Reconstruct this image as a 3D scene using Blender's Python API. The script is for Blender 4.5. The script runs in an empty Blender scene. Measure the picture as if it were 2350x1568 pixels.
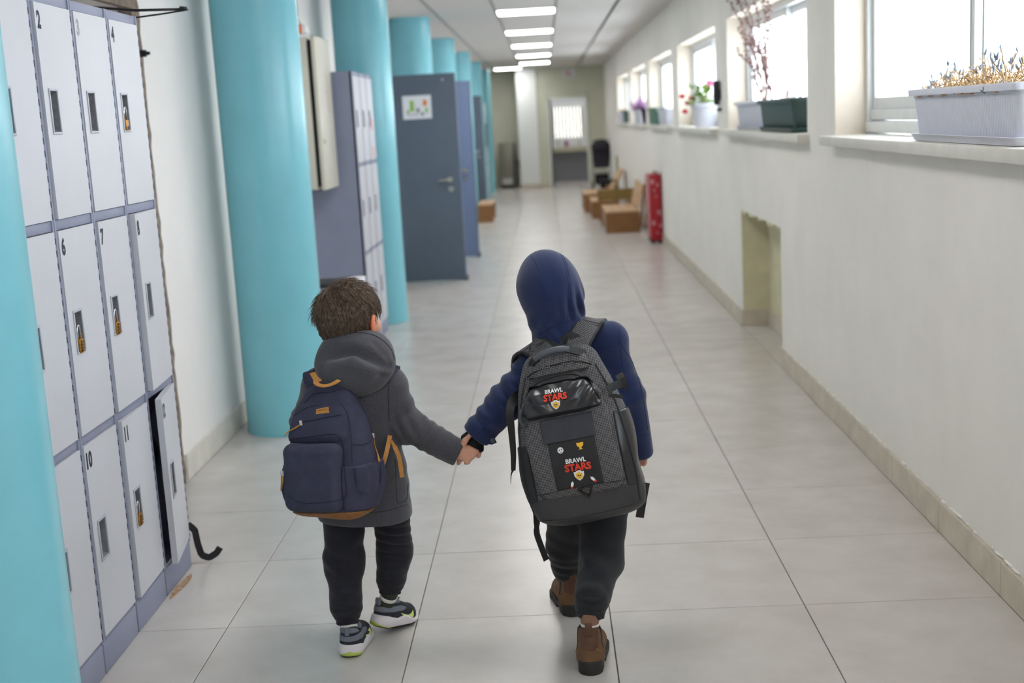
import bpy, bmesh, math, random
import numpy as np
from mathutils import Vector, Matrix
from mathutils.bvhtree import BVHTree

sc = bpy.context.scene
col = sc.collection
PI = math.pi

# ------------------------------------------------------------------ camera
CAM = np.array([0.4693, -3.6406, 1.5191])
AR = np.array([0.99825, 0.025232, -0.053478])      # right
AU = np.array([0.04817, 0.177533, 0.982935])       # up
AF = np.array([-0.034295, 0.983791, -0.176007])    # forward
FPX, W0, H0 = 2842.37, 2350.0, 1568.0
cam_data = bpy.data.cameras.new('camera')
cam = bpy.data.objects.new('camera', cam_data)
col.objects.link(cam)
cam.matrix_world = Matrix(((AR[0], AU[0], -AF[0], CAM[0]), (AR[1], AU[1], -AF[1], CAM[1]),
                           (AR[2], AU[2], -AF[2], CAM[2]), (0, 0, 0, 1)))
cam_data.sensor_fit = 'HORIZONTAL'
cam_data.sensor_width = 36.0
cam_data.lens = FPX / W0 * 36.0
cam_data.clip_start = 0.05
cam_data.clip_end = 200
cam_data.dof.use_dof = True
cam_data.dof.focus_distance = 3.45
cam_data.dof.aperture_fstop = 2.6
sc.camera = cam

# ------------------------------------------------------------------ world, exposure
world = bpy.data.worlds.new('world')
sc.world = world
world.use_nodes = True
bg = world.node_tree.nodes['Background']
bg.inputs[0].default_value = (0.90, 0.95, 1.0, 1)
bg.inputs[1].default_value = 6.0
sc.view_settings.view_transform = 'Standard'
sc.view_settings.look = 'None'
sc.view_settings.gamma = 1.0
sc.view_settings.use_curve_mapping = False
sc.view_settings.exposure = 0.55
LAMP = 10.5            # emission of the ceiling panels
try:
    sc.cycles.use_denoising = True
    sc.cycles.max_bounces = 7
    sc.cycles.diffuse_bounces = 4
    sc.cycles.transparent_max_bounces = 16
    sc.cycles.adaptive_threshold = 0.02
    sc.cycles.caustics_reflective = False
    sc.cycles.caustics_refractive = False
    sc.cycles.sample_clamp_indirect = 8.0
except Exception:
    pass


def at(px, py, Y):
    """pixel of the 2350x1568 photograph -> point on the plane y = Y"""
    d = AF + AR * ((px - W0 / 2) / FPX) - AU * ((py - H0 / 2) / FPX)
    t = (Y - CAM[1]) / d[1]
    return CAM + t * d


# ------------------------------------------------------------------ materials
def lin(c):
    c = c / 255.0
    return c / 12.92 if c <= 0.04045 else ((c + 0.055) / 1.055) ** 2.4


def rgb(r, g, b):
    return (lin(r), lin(g), lin(b), 1.0)


MATS = {}


def mat(name, c, rough=0.6, var=0.0, vscale=20.0, bump=0.0, bscale=200.0, metal=0.0, spec=0.5,
        c2=None, stretch=None, sheen=0.0, sss=0.0, detail=4.0, trans=0.0, coat=0.0, objrand=0.0, space='POS', bdist=0.002):
    """procedural principled material: colour mottled by noise, fine relief by bump"""
    if name in MATS:
        return MATS[name]
    m = bpy.data.materials.new(name)
    m.use_nodes = True
    nt = m.node_tree
    N, L = nt.nodes, nt.links
    b = N['Principled BSDF']
    b.inputs['Base Color'].default_value = c
    b.inputs['Roughness'].default_value = rough
    b.inputs['Metallic'].default_value = metal
    b.inputs['Specular IOR Level'].default_value = spec
    if sheen:
        b.inputs['Sheen Weight'].default_value = sheen
        b.inputs['Sheen Roughness'].default_value = 0.5
    if sss:
        b.inputs['Subsurface Weight'].default_value = sss
        b.inputs['Subsurface Radius'].default_value = (0.02, 0.006, 0.003)
        b.inputs['Subsurface Scale'].default_value = 0.5
    if trans:
        b.inputs['Transmission Weight'].default_value = trans
    if coat:
        b.inputs['Coat Weight'].default_value = coat
    src = None
    if var > 0 or bump > 0:
        if space == 'POS':
            g = N.new('ShaderNodeNewGeometry')
            src = g.outputs['Position']
        else:
            g = N.new('ShaderNodeTexCoord')
            src = g.outputs['Object']
        if stretch:
            mp = N.new('ShaderNodeMapping')
            mp.inputs['Scale'].default_value = stretch
            L.new(src, mp.inputs['Vector'])
            src = mp.outputs['Vector']
    if var > 0:
        n = N.new('ShaderNodeTexNoise')
        n.inputs['Scale'].default_value = vscale
        n.inputs['Detail'].default_value = detail
        n.inputs['Roughness'].default_value = 0.6
        L.new(src, n.inputs['Vector'])
        r = N.new('ShaderNodeValToRGB')
        e = r.color_ramp.elements
        e[0].position, e[1].position = 0.3, 0.72
        d = c2 if c2 else tuple(max(0, x * (1 - var)) for x in c[:3]) + (1,)
        u = c if c2 else tuple(min(1, x * (1 + var * 0.6)) for x in c[:3]) + (1,)
        e[0].color, e[1].color = d, u
        L.new(n.outputs['Fac'], r.inputs['Fac'])
        out = r.outputs['Color']
        if objrand:
            oi = N.new('ShaderNodeObjectInfo')
            hs = N.new('ShaderNodeHueSaturation')
            mr = N.new('ShaderNodeMapRange')
            mr.inputs['To Min'].default_value = 1 - objrand
            mr.inputs['To Max'].default_value = 1 + objrand
            L.new(oi.outputs['Random'], mr.inputs['Value'])
            L.new(mr.outputs['Result'], hs.inputs['Value'])
            L.new(out, hs.inputs['Color'])
            out = hs.outputs['Color']
        L.new(out, b.inputs['Base Color'])
    if bump > 0:
        n2 = N.new('ShaderNodeTexNoise')
        n2.inputs['Scale'].default_value = bscale
        n2.inputs['Detail'].default_value = 3
        L.new(src, n2.inputs['Vector'])
        bp = N.new('ShaderNodeBump')
        bp.inputs['Strength'].default_value = min(1.0, bump)
        bp.inputs['Distance'].default_value = bdist
        L.new(n2.outputs['Fac'], bp.inputs['Height'])
        L.new(bp.outputs['Normal'], b.inputs['Normal'])
    MATS[name] = m
    return m


def emit(name, c, s):
    m = bpy.data.materials.new(name)
    m.use_nodes = True
    nt = m.node_tree
    nt.nodes.clear()
    o = nt.nodes.new('ShaderNodeOutputMaterial')
    e = nt.nodes.new('ShaderNodeEmission')
    e.inputs[0].default_value = c
    e.inputs[1].default_value = s
    nt.links.new(e.outputs[0], o.inputs[0])
    MATS[name] = m
    return m


# ------------------------------------------------------------------ objects
def prop(o, label=None, cat=None, group=None, kind=None):
    if label: o['label'] = label
    if cat: o['category'] = cat
    if group: o['group'] = group
    if kind: o['kind'] = kind
    return o


def thing(name, label, cat, loc=(0, 0, 0), rz=0.0, group=None, kind=None):
    o = bpy.data.objects.new(name, None)
    o.empty_display_size = 0.05
    col.objects.link(o)
    o.location = loc
    o.rotation_euler = (0, 0, rz)
    return prop(o, label, cat, group, kind)


def link(name, me, m, parent=None, loc=None):
    o = bpy.data.objects.new(name, me)
    col.objects.link(o)
    if m is not None and not me.materials:
        me.materials.append(m)
    if parent is not None:
        o.parent = parent
    if loc is not None:
        o.location = loc
    return o


def copy_tree(o, parent=None, loc=None, rz=None):
    c = o.copy()
    col.objects.link(c)
    c.parent = parent
    if loc is not None: c.location = loc
    if rz is not None: c.rotation_euler = (0, 0, rz)
    for ch in list(o.children):
        copy_tree(ch, c)
    return c


class MB:
    """collects shapes into one mesh"""
    def __init__(s):
        s.v, s.f = [], []

    def add(s, vs, fs, M=None):
        k = len(s.v)
        if M is not None:
            vs = [tuple(M @ Vector(v)) for v in vs]
        s.v += [tuple(map(float, v)) for v in vs]
        s.f += [tuple(i + k for i in f) for f in fs]
        return s

    def box(s, x0, x1, y0, y1, z0, z1, M=None):
        vs = [(x0, y0, z0), (x1, y0, z0), (x1, y1, z0), (x0, y1, z0), (x0, y0, z1), (x1, y0, z1), (x1, y1, z1), (x0, y1, z1)]
        return s.add(vs, [(0, 3, 2, 1), (4, 5, 6, 7), (0, 1, 5, 4), (1, 2, 6, 5), (2, 3, 7, 6), (3, 0, 4, 7)], M)

    def bbox(s, x0, x1, y0, y1, z0, z1, b=0.004, M=None, seg=2):
        bm = bmesh.new()
        bmesh.ops.create_cube(bm, size=1)
        for v in bm.verts:
            v.co = ((x0 + x1) / 2 + v.co.x * (x1 - x0), (y0 + y1) / 2 + v.co.y * (y1 - y0), (z0 + z1) / 2 + v.co.z * (z1 - z0))
        b = min(b, 0.49 * min(x1 - x0, y1 - y0, z1 - z0))
        bmesh.ops.bevel(bm, geom=list(bm.edges), offset=b, segments=seg, affect='EDGES', profile=0.5)
        bm.verts.index_update()
        vs = [tuple(v.co) for v in bm.verts]
        fs = [tuple(v.index for v in f.verts) for f in bm.faces]
        bm.free()
        return s.add(vs, fs, M)

    def cyl(s, p0, p1, r0, r1=None, n=16, caps=True):
        r1 = r0 if r1 is None else r1
        p0, p1 = Vector(p0), Vector(p1)
        d = (p1 - p0)
        d = d.normalized() if d.length > 1e-9 else Vector((0, 0, 1))
        a = d.orthogonal().normalized()
        b = d.cross(a)
        vs = []
        for p, r in ((p0, r0), (p1, r1)):
            for i in range(n):
                t = 2 * PI * i / n
                vs.append(tuple(p + a * (r * math.cos(t)) + b * (r * math.sin(t))))
        fs = [(i, (i + 1) % n, n + (i + 1) % n, n + i) for i in range(n)]
        if caps:
            fs += [tuple(range(n - 1, -1, -1)), tuple(range(n, 2 * n))]
        return s.add(vs, fs)

    def tube(s, pts, r, n=8, caps=True, flat=None):
        """swept tube; r number or list; flat=(w,t,up) sweeps a rectangle-like strap"""
        pts = [Vector(p) for p in pts]
        m = len(pts)
        rs = r if isinstance(r, (list, tuple)) else [r] * m
        tang = []
        for i in range(m):
            d = pts[min(i + 1, m - 1)] - pts[max(i - 1, 0)]
            tang.append(d.normalized() if d.length > 1e-9 else Vector((0, 0, 1)))
        a = tang[0].orthogonal().normalized()
        vs = []
        for i in range(m):
            a = (a - tang[i] * a.dot(tang[i]))
            a = a.normalized() if a.length > 1e-6 else tang[i].orthogonal().normalized()
            b = tang[i].cross(a)
            for j in range(n):
                t = 2 * PI * j / n
                vs.append(tuple(pts[i] + (a * math.cos(t) + b * math.sin(t)) * rs[i]))
        fs = []
        for i in range(m - 1):
            for j in range(n):
                k = (j + 1) % n
                fs.append((i * n + j, i * n + k, (i + 1) * n + k, (i + 1) * n + j))
        if caps:
            fs += [tuple(range(n - 1, -1, -1)), tuple((m - 1) * n + j for j in range(n))]
        return s.add(vs, fs)

    def strap(s, pts, nrm, w, t):
        """flat band along pts; nrm: list of face normals (or one); w width, t thickness"""
        pts = [Vector(p) for p in pts]
        m = len(pts)
        ns = [Vector(x) for x in nrm] if isinstance(nrm, list) else [Vector(nrm)] * m
        ws = w if isinstance(w, list) else [w] * m
        vs, fs = [], []
        for i in range(m):
            d = (pts[min(i + 1, m - 1)] - pts[max(i - 1, 0)]).normalized()
            sd = d.cross(ns[i])
            sd = sd.normalized() if sd.length > 1e-6 else d.orthogonal().normalized()
            nn = sd.cross(d).normalized()
            h = ws[i] / 2
            for a, b in ((-h, -t / 2), (h, -t / 2), (h, t / 2), (-h, t / 2)):
                vs.append(tuple(pts[i] + sd * a + nn * b))
        for i in range(m - 1):
            for j in range(4):
                k = (j + 1) % 4
                fs.append((i * 4 + j, i * 4 + k, i * 4 + 4 + k, i * 4 + 4 + j))
        fs += [(3, 2, 1, 0), tuple((m - 1) * 4 + j for j in range(4))]
        return s.add(vs, fs)

    def lathe(s, prof, n=24, M=None, cx=0, cy=0):
        """profile [(r,z)...] turned about z"""
        vs, fs = [], []
        for r, z in prof:
            for i in range(n):
                t = 2 * PI * i / n
                vs.append((cx + r * math.cos(t), cy + r * math.sin(t), z))
        for k in range(len(prof) - 1):
            for i in range(n):
                j = (i + 1) % n
                fs.append((k * n + i, k * n + j, (k + 1) * n + j, (k + 1) * n + i))
        fs += [tuple(range(n - 1, -1, -1)), tuple((len(prof) - 1) * n + i for i in range(n))]
        return s.add(vs, fs, M)

    def prism(s, poly, axis, a, b):
        """polygon in the plane across axis ('x','y','z'), extruded a..b"""
        n = len(poly)
        def put(p, h):
            return {'x': (h, p[0], p[1]), 'y': (p[0], h, p[1]), 'z': (p[0], p[1], h)}[axis]
        vs = [put(p, a) for p in poly] + [put(p, b) for p in poly]
        fs = [tuple(range(n - 1, -1, -1)), tuple(range(n, 2 * n))]
        fs += [(i, (i + 1) % n, n + (i + 1) % n, n + i) for i in range(n)]
        return s.add(vs, fs)

    def ell(s, c, r, nu=16, nv=10, M=None):
        vs, fs = [], []
        for j in range(nv + 1):
            ph = PI * j / nv
            for i in range(nu):
                th = 2 * PI * i / nu
                vs.append((c[0] + r[0] * math.sin(ph) * math.cos(th), c[1] + r[1] * math.sin(ph) * math.sin(th), c[2] + r[2] * math.cos(ph)))
        for j in range(nv):
            for i in range(nu):
                k = (i + 1) % nu
                fs.append((j * nu + i, (j + 1) * nu + i, (j + 1) * nu + k, j * nu + k))
        return s.add(vs, fs, M)

    def mesh(s, name, smooth=False, org=(0, 0, 0), fix=True):
        me = bpy.data.meshes.new(name)
        vs = s.v if org == (0, 0, 0) else [(x - org[0], y - org[1], z - org[2]) for x, y, z in s.v]
        me.from_pydata(vs, [], s.f)
        if fix:
            bm = bmesh.new()
            bm.from_mesh(me)
            bmesh.ops.recalc_face_normals(bm, faces=bm.faces)
            bm.to_mesh(me)
            bm.free()
        if smooth:
            me.polygons.foreach_set('use_smooth', [True] * len(me.polygons))
            if smooth == 'auto':
                me.set_sharp_from_angle(angle=0.7)
        me.update()
        return me

    def obj(s, name, m, parent=None, smooth=False, org=(0, 0, 0), loc=None):
        return link(name, s.mesh(name, smooth, org), m, parent, loc)


def text_mesh(s, size, extrude=0.0, bold=0.0):
    """flat lettering as (verts, faces) in x,y; baseline at 0, centred in x"""
    cu = bpy.data.curves.new('lettering', 'FONT')
    cu.body = s
    cu.size = size
    cu.extrude = extrude
    cu.offset = bold
    cu.resolution_u = 3
    o = bpy.data.objects.new('lettering', cu)
    col.objects.link(o)
    dg = bpy.context.evaluated_depsgraph_get()
    me = bpy.data.meshes.new_from_object(o.evaluated_get(dg))
    vs = [tuple(v.co) for v in me.vertices]
    fs = [tuple(p.vertices) for p in me.polygons]
    bpy.data.objects.remove(o)
    bpy.data.curves.remove(cu)
    bpy.data.meshes.remove(me)
    if vs:
        cx = (min(v[0] for v in vs) + max(v[0] for v in vs)) / 2
        vs = [(v[0] - cx, v[1], v[2]) for v in vs]
    return vs, fs

# ================================================================== ROOM
random.seed(7)
M_wall = mat('painted_plaster', rgb(238, 235, 228), 0.75, var=0.05, vscale=2.2, bump=0.12, bscale=40)
M_wall_l = mat('white_plaster', rgb(246, 242, 239), 0.75, var=0.04, vscale=2.0, bump=0.25, bscale=50)
M_wall_far = mat('olive_plaster', rgb(212, 212, 194), 0.8, var=0.05, vscale=2.0)
M_white = mat('white_paint', rgb(236, 238, 236), 0.6)
M_rough = mat('bare_concrete', rgb(140, 125, 112), 0.9, var=0.45, vscale=18, bump=1.0, bscale=45)
M_tile = mat('floor_tile', rgb(209, 204, 200), 0.26, var=0.10, vscale=4.0, bump=0.03, bscale=14, spec=0.5,
             c2=rgb(194, 188, 182), stretch=(1.0, 1.15, 1.0), detail=8.0, objrand=0.025)
M_grout = mat('grout', rgb(112, 104, 94), 0.85, var=0.15, vscale=40)
M_base = mat('baseboard_tile', rgb(205, 196, 178), 0.45, var=0.16, vscale=9, detail=6)
M_base_l = mat('pale_baseboard_tile', rgb(228, 222, 212), 0.45, var=0.12, vscale=9, detail=6)
M_ceil = mat('ceiling_panel', rgb(214, 209, 204), 0.85, var=0.03, vscale=12, stretch=(0.4, 8, 1))
M_tbar = mat('ceiling_bar', rgb(150, 148, 145), 0.6)
M_alu = mat('window_aluminium', rgb(222, 224, 224), 0.4, var=0.05, vscale=20)
M_alu_d = mat('window_gasket', rgb(160, 163, 165), 0.5)
M_reveal = mat('cream_reveal_paint', rgb(224, 212, 196), 0.8, var=0.06, vscale=8)
M_sill = mat('sill_marble', rgb(222, 219, 210), 0.45, var=0.07, vscale=12)
M_turq = mat('turquoise_paint', rgb(130, 202, 216), 0.26, var=0.05, vscale=4, bump=0.18, bscale=25)
M_dark = mat('dark_void', rgb(30, 30, 34), 0.9)


def far_floor_material():
    m = M_tile.copy()
    m.name = 'floor_tile_far'
    nt = m.node_tree
    N, L = nt.nodes, nt.links
    b = N['Principled BSDF']
    src = b.inputs['Base Color'].links[0].from_socket
    g = N.new('ShaderNodeNewGeometry')
    mp = N.new('ShaderNodeMapping')
    mp.inputs['Location'].default_value = (0.0, 0.0, 0)
    L.new(g.outputs['Position'], mp.inputs['Vector'])
    br = N.new('ShaderNodeTexBrick')
    br.offset = 0.0
    br.inputs['Scale'].default_value = 1.0
    br.inputs['Mortar Size'].default_value = 0.0035
    br.inputs['Brick Width'].default_value = 0.6
    br.inputs['Row Height'].default_value = 0.6
    br.inputs['Mortar'].default_value = rgb(112, 104, 94)
    L.new(mp.outputs['Vector'], br.inputs['Vector'])
    L.new(src, br.inputs['Color1'])
    L.new(src, br.inputs['Color2'])
    L.new(br.outputs['Color'], b.inputs['Base Color'])
    return m


YB, YF = -7.0, 24.0       # ends of the corridor
# ---- floor: slab, single tiles where they can be told apart, patterned beyond
fl = MB()
fl.box(-2.2, 2.1, -1.8, 13.2, -0.12, -0.004)
floor = fl.obj('floor', M_grout)
prop(floor, 'beige stone-look tiled corridor floor with dark grout', kind='structure')
ff = MB()
ff.box(-2.2, 2.1, YB, -1.8, -0.12, 0.0)
ff.box(-2.2, 2.1, 13.2, 28, -0.12, 0.0)
link('distant_tiling', ff.mesh('distant_tiling'), far_floor_material(), floor)
tm = MB().bbox(0.0015, 0.5985, 0.0015, 0.5985, -0.006, 0.0, 0.0012, seg=1).mesh('tile')
tm.materials.append(M_tile)
for iy in range(-3, 22):
    for ix in range(-3, 4):
        if ix in (-3, 3) and not (iy < 10):
            continue
        y, x = iy * 0.6, ix * 0.6
        o = link('tile', tm, None, floor, (x, y, random.uniform(-0.0006, 0.0)))

# ---- right wall with six windows and a low niche
XR, XO = 1.81, 2.14
WZ0, WZ1, WL, WP, W1 = 1.365, 2.15, 2.75, 3.355, 2.205
wins = [(W1 + WP * k - WL, W1 + WP * k) for k in range(-1, 6)]    # near..far
wr = MB()
NI = [(3.585, 5.05, 0.82, 2.0), (19.6, 20.5, 0.75, 1.98)]
def wall_cells(mb, zlo, zhi, holes, y0, y1):
    y = y0
    for a, b in holes:
        mb.box(XR, XO, y, a, zlo, zhi)
        y = b
    mb.box(XR, XO, y, y1, zlo, zhi)
wall_cells(wr, 0, 0.75, [(n[0], n[1]) for n in NI], YB, YF)
wall_cells(wr, 0.75, 0.82, [(NI[0][0], NI[0][1])], YB, YF)
wall_cells(wr, 0.82, WZ0, [], YB, YF)
wall_cells(wr, WZ0, WZ1, wins, YB, YF)
wall_cells(wr, WZ1, 2.75, [], YB, YF)
for y0, y1, z1, xb in NI:
    wr.box(xb, XO - 0.001, y0, y1, 0, z1)
wall_r = wr.obj('wall_right', M_wall)
prop(wall_r, 'white plastered corridor wall with a row of high windows', kind='structure')
M_niche = mat('yellowed_plaster', rgb(216, 210, 178), 0.8, var=0.12, vscale=6)
nl = MB()
for y0, y1, z1, xb in NI:
    nl.box(xb - 0.006, xb - 0.001, y0 + 0.002, y1 - 0.002, 0.0, z1 - 0.002)
    nl.box(XR + 0.004, xb - 0.006, y1 - 0.006, y1 - 0.001, 0.0, z1 - 0.002)
    nl.box(XR + 0.004, xb - 0.006, y0 + 0.001, y0 + 0.006, 0.0, z1 - 0.002)
    # crumbled lip
    for k in range(9):
        a = y0 + (y1 - y0) * (k + random.uniform(0, .8)) / 9
        nl.box(XR - 0.002, XR + 0.05, a, a + random.uniform(.05, .16), z1 - random.uniform(.006, .022), z1)
nlo = link('niche_lining', nl.mesh('niche_lining'), M_niche, wall_r)
nlo['label'] = 'yellowed plaster inside the low wall niche'

# ---- baseboards made of tile pieces
def run_base(name, label, segs, h=0.115, t=0.013, m=None):
    """segs: (x,y)->(x,y) wall lines with outward normal; one tile piece every 0.6 m"""
    root = None
    pieces = []
    for (xa, ya), (xb, yb), (nx, ny), start in segs:
        Ln = math.hypot(xb - xa, yb - ya)
        ux, uy = (xb - xa) / Ln, (yb - ya) / Ln
        cuts = [0.0]
        c = start
        while c < Ln - 0.02:
            if c > 0.02: cuts.append(c)
            c += 0.6
        cuts.append(Ln)
        for a, b in zip(cuts[:-1], cuts[1:]):
            hh = h + random.uniform(-.002, .003)
            mb = MB()
            mb.bbox(a + .0012, b - .0012, 0.0, t, 0, hh, 0.003)
            mb.box(a, b, -0.004, t * 0.8, 0, hh - .006)
            M = Matrix(((ux, nx, 0, xa), (uy, ny, 0, ya), (0, 0, 1, 0), (0, 0, 0, 1)))
            mb.v = [tuple(M @ Vector(v)) for v in mb.v]
            pieces.append(mb)
    root = pieces[0].obj(name, m or M_base)
    prop(root, label, kind='structure')
    for p in pieces[1:]:
        p.obj('baseboard_tile', m or M_base, root)
    return root

n0, n1, nz, nx_ = NI[0]
run_base('baseboard_right', 'beige tile baseboard along the right wall',
         [((XR, 11.5), (XR, n1), (-1, 0), 0.05), ((XR, n1), (nx_ - 0.006, n1 - 0.006), (0, -1), 9), ((nx_ - 0.006, n1), (nx_ - 0.006, n0), (-1, 0), 0.6),
          ((XR, n0), (XR, -1.8), (-1, 0), 0.585), ((XR, YF), (XR, 11.5), (-1, 0), 9), ((XR, -1.8), (XR, YB), (-1, 0), 9)])
# old plaster lumps along the top of the right baseboard
lump = MB()
for k in range(260):
    y = random.uniform(-0.8, 10.8)
    if n0 - .03 < y < n1 + .03: continue
    lump.ell((XR, y, 0.117 + random.uniform(-.002, .003)), (random.uniform(.003, .011), random.uniform(.008, .04), random.uniform(.002, .0055)), 6, 4)
lo = lump.obj('plaster_crumbs', M_wall, wall_r, smooth=True)
lo['kind'] = 'stuff'

# ---- left wall with locker alcove
XL = -1.215
A0, A1, AH = -1.7, 1.60, 2.07
wl = MB()
wl.box(-1.55, XL, A1, 25.2, 0, 2.75)
wl.box(-1.55, XL, YB, A0, 0, 2.75)
wl.box(-1.55, XL, A0, A1, AH, 2.75)
wl.box(-2.3, -2.1, A0 - .1, A1 + .1, 0, 2.75)          # alcove back
wl.box(-2.1, -1.55, A1, A1 + .1, 0, 2.75)
wl.box(-2.1, -1.55, A0 - .1, A0, 0, 2.75)
wl.box(-2.1, -1.55, A0, A1, AH, AH + .1)
wall_l = wl.obj('wall_left', M_wall_l)
prop(wall_l, 'white plastered corridor wall behind the turquoise columns', kind='structure')
# broken plaster edge round the alcove
je = MB()
def ragged(z0, z1, n, y_in, wmin, wmax):
    pts = []
    for k in range(n + 1):
        z = z0 + (z1 - z0) * k / n
        pts.append((y_in + random.uniform(wmin, wmax), z))
    return [(y_in - .012, z0)] + [(a, b) for a, b in pts] + [(y_in - .012, z1)]
pl = ragged(0.0, AH + .05, 40, A1, .055, .085)
for k in range(len(pl) - 3):
    a, b = pl[k + 1], pl[k + 2]
    je.add([(XL + .008, A1 - .012, a[1]), (XL + .010, a[0], a[1]), (XL + .010, b[0], b[1]), (XL + .008, A1 - .012, b[1]),
            (XL - .05, A1 - .012, a[1]), (XL - .002, a[0] + .004, a[1]), (XL - .002, b[0] + .004, b[1]), (XL - .05, A1 - .012, b[1])],
           [(0, 1, 2, 3), (4, 7, 6, 5), (0, 4, 5, 1), (1, 5, 6, 2), (3, 2, 6, 7), (0, 3, 7, 4)])
for k in range(30):
    y = A0 + (A1 - A0) * k / 30
    h = random.uniform(.045, .075)
    je.box(XL - .02, XL + .010, y, y + (A1 - A0) / 30 + .001, AH - .015, AH + h)
tr1 = je.obj('trim_1', M_rough)
prop(tr1, 'broken bare concrete edge around the locker alcove', kind='structure')
kb = MB()
kb.cyl((XL + .008, 1.64, 1.875), (XL + .035, 1.64, 1.875), .016, .014, 14)
kb.cyl((XL + .035, 1.64, 1.875), (XL + .05, 1.64, 1.875), .008, .007, 10)
kb.obj('knob', mat('black_plastic', rgb(34, 34, 37), .45), tr1, smooth='auto')
run_base('baseboard_left', 'off-white tile baseboard between lockers and first full column', [((XL, 1.70), (XL, 25.2), (1, 0), 0.62), ((XL, A0), (XL, YB), (1, 0), 9)], h=0.118, m=M_base_l)

# ---- far end
wf = MB()
wf.box(0.30, 0.60, YF, YF + .12, 0, 2.75)
wf.box(1.40, XO, YF, YF + .12, 0, 2.75)
wf.box(0.60, 1.40, YF, YF + .12, 1.93, 2.75)
wall_f = wf.obj('wall_end', M_wall_far)
prop(wall_f, 'olive-tinted end wall of the corridor with a doorway', kind='structure')
wg = MB()
wg.box(-1.6, -0.05, 25.0, 25.15, 0, 2.75)
prop(wg.obj('wall_far_bay', M_wall_far), 'olive-tinted wall of the bay left of the white pillar', kind='structure')
wp = MB()
wp.box(-0.10, 0.33, YF - .03, 25.15, 0, 2.75)
prop(wp.obj('wall_pillar', M_white), 'white square pillar beside the end doorway', kind='structure')
prop(MB().bbox(-.10, .345, YF - .045, YF - .03, 0, .1, .003).bbox(.345, .585, YF - .015, YF, 0, .09, .003).obj('baseboard_end', M_base), 'baseboard at the end wall', kind='structure')
wb = MB()
wb.box(-2.3, XO, YB - .15, YB, 0, 2.75)
prop(wb.obj('wall_behind', M_wall), 'plain wall behind the viewer', kind='structure')

# ---- ceiling: slab, panels, bars
ZC = 2.60
cb = MB()
cb.box(-2.3, XO, YB - .15, 28, ZC + .012, ZC + .15)
ceil = cb.obj('ceiling', M_tbar)
prop(ceil, 'suspended ceiling of pale panels in a thin grid', kind='structure')
LIGHTS = [(0.34, 9.4 + 3.0 * k) for k in range(-5, 5)] + [(-0.24, 23.45)]
def lamp_at(x, y):
    return any(abs(x - a) < .3 and abs(y - b) < .3 for a, b in LIGHTS)
pm = MB().bbox(.006, .594, .004, .596, -.001, .011, .002, seg=1).mesh('ceiling_panel')
pm.materials.append(M_ceil)
XG = [-1.16 + .6 * k for k in range(5)]
for k in range(0, 33):
    y = 5.5 + .6 * k
    if y > 24.8: continue
    for x in XG:
        if lamp_at(x + .3, y + .3): continue
        if x > 1.0:
            continue
        link('ceiling_panel', pm, None, ceil, (x, y, ZC))
pe = MB().bbox(.006, .565, .004, .596, -.001, .011, .002, seg=1).mesh('ceiling_panel')
pe.materials.append(M_ceil)
for k in range(0, 31):
    link('ceiling_panel', pe, None, ceil, (1.24, 5.5 + .6 * k, ZC))
nb = MB()
nb.box(-1.21, 1.80, YB + .01, 5.49, ZC, ZC + .011)
link('near_ceiling_panels', nb.mesh('near_ceiling_panels'), M_ceil, ceil)
gb = MB()
for x in XG + [1.24]:
    gb.box(x - .011, x + .011, 5.5, 24.9, ZC - .006, ZC + .012)
gbo = link('ceiling_bar', gb.mesh('ceiling_bar'), M_tbar, ceil)

# ---- ceiling lamps (LED panels)
M_led = emit('lamp_diffuser', (1.0, 0.975, 0.945, 1), LAMP)
M_lframe = mat('lamp_frame', rgb(240, 240, 238), .4)
lf = MB()
for a in ((0, .6, 0, .012), (0, .6, .588, .6), (0, .012, .012, .588), (.588, .6, .012, .588)):
    lf.box(a[0] - .3, a[1] - .3, a[2] - .3, a[3] - .3, -.008, .011)
lfm = lf.mesh('frame'); lfm.materials.append(M_lframe)
ldm = MB().box(-.288, .288, -.288, .288, -.004, .006).mesh('diffuser'); ldm.materials.append(M_led)
ordn = {9.4: 'nearest', 12.4: 'second nearest', 15.4: 'third nearest', 18.4: 'fourth', 21.4: 'farthest'}
for x, y in LIGHTS:
    key = round(y, 1)
    if x < 0: lab = 'square ceiling light panel set to the left above the far bay'
    elif key in ordn: lab = f'{ordn[key]} of the square ceiling light panels in the long row'
    else: lab = f"{['first', 'second', 'third', 'fourth', 'fifth'][round((9.4 - y) / 3.0) - 1]} unseen ceiling light panel on the viewer's side of the nearest visible one"
    t = thing('ceiling_light', lab, 'ceiling light', (x, y, ZC), group='square ceiling light panels')
    link('frame', lfm, None, t)
    link('diffuser', ldm, None, t)

# ---- windows
def thin_clear(name, tint, transp, rough=0.1):
    m = bpy.data.materials.new(name)
    m.use_nodes = True
    nt = m.node_tree
    N, L = nt.nodes, nt.links
    N.clear()
    o = N.new('ShaderNodeOutputMaterial')
    tr = N.new('ShaderNodeBsdfTransparent'); tr.inputs[0].default_value = tint
    tl = N.new('ShaderNodeBsdfTranslucent'); tl.inputs[0].default_value = tint
    gl = N.new('ShaderNodeBsdfGlossy'); gl.inputs['Roughness'].default_value = rough
    a = N.new('ShaderNodeMixShader'); a.inputs[0].default_value = transp
    b = N.new('ShaderNodeMixShader')
    L.new(tl.outputs[0], a.inputs[1]); L.new(tr.outputs[0], a.inputs[2])
    b.inputs[0].default_value = 0.05
    L.new(a.outputs[0], b.inputs[1]); L.new(gl.outputs[0], b.inputs[2])
    L.new(b.outputs[0], o.inputs[0])
    return m
M_pane = thin_clear('window_glass', (.97, .99, 1, 1), .92, .05)
M_poly = thin_clear('ribbed_plastic_sheet', (.96, .98, 1, 1), .55, .3)

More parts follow.
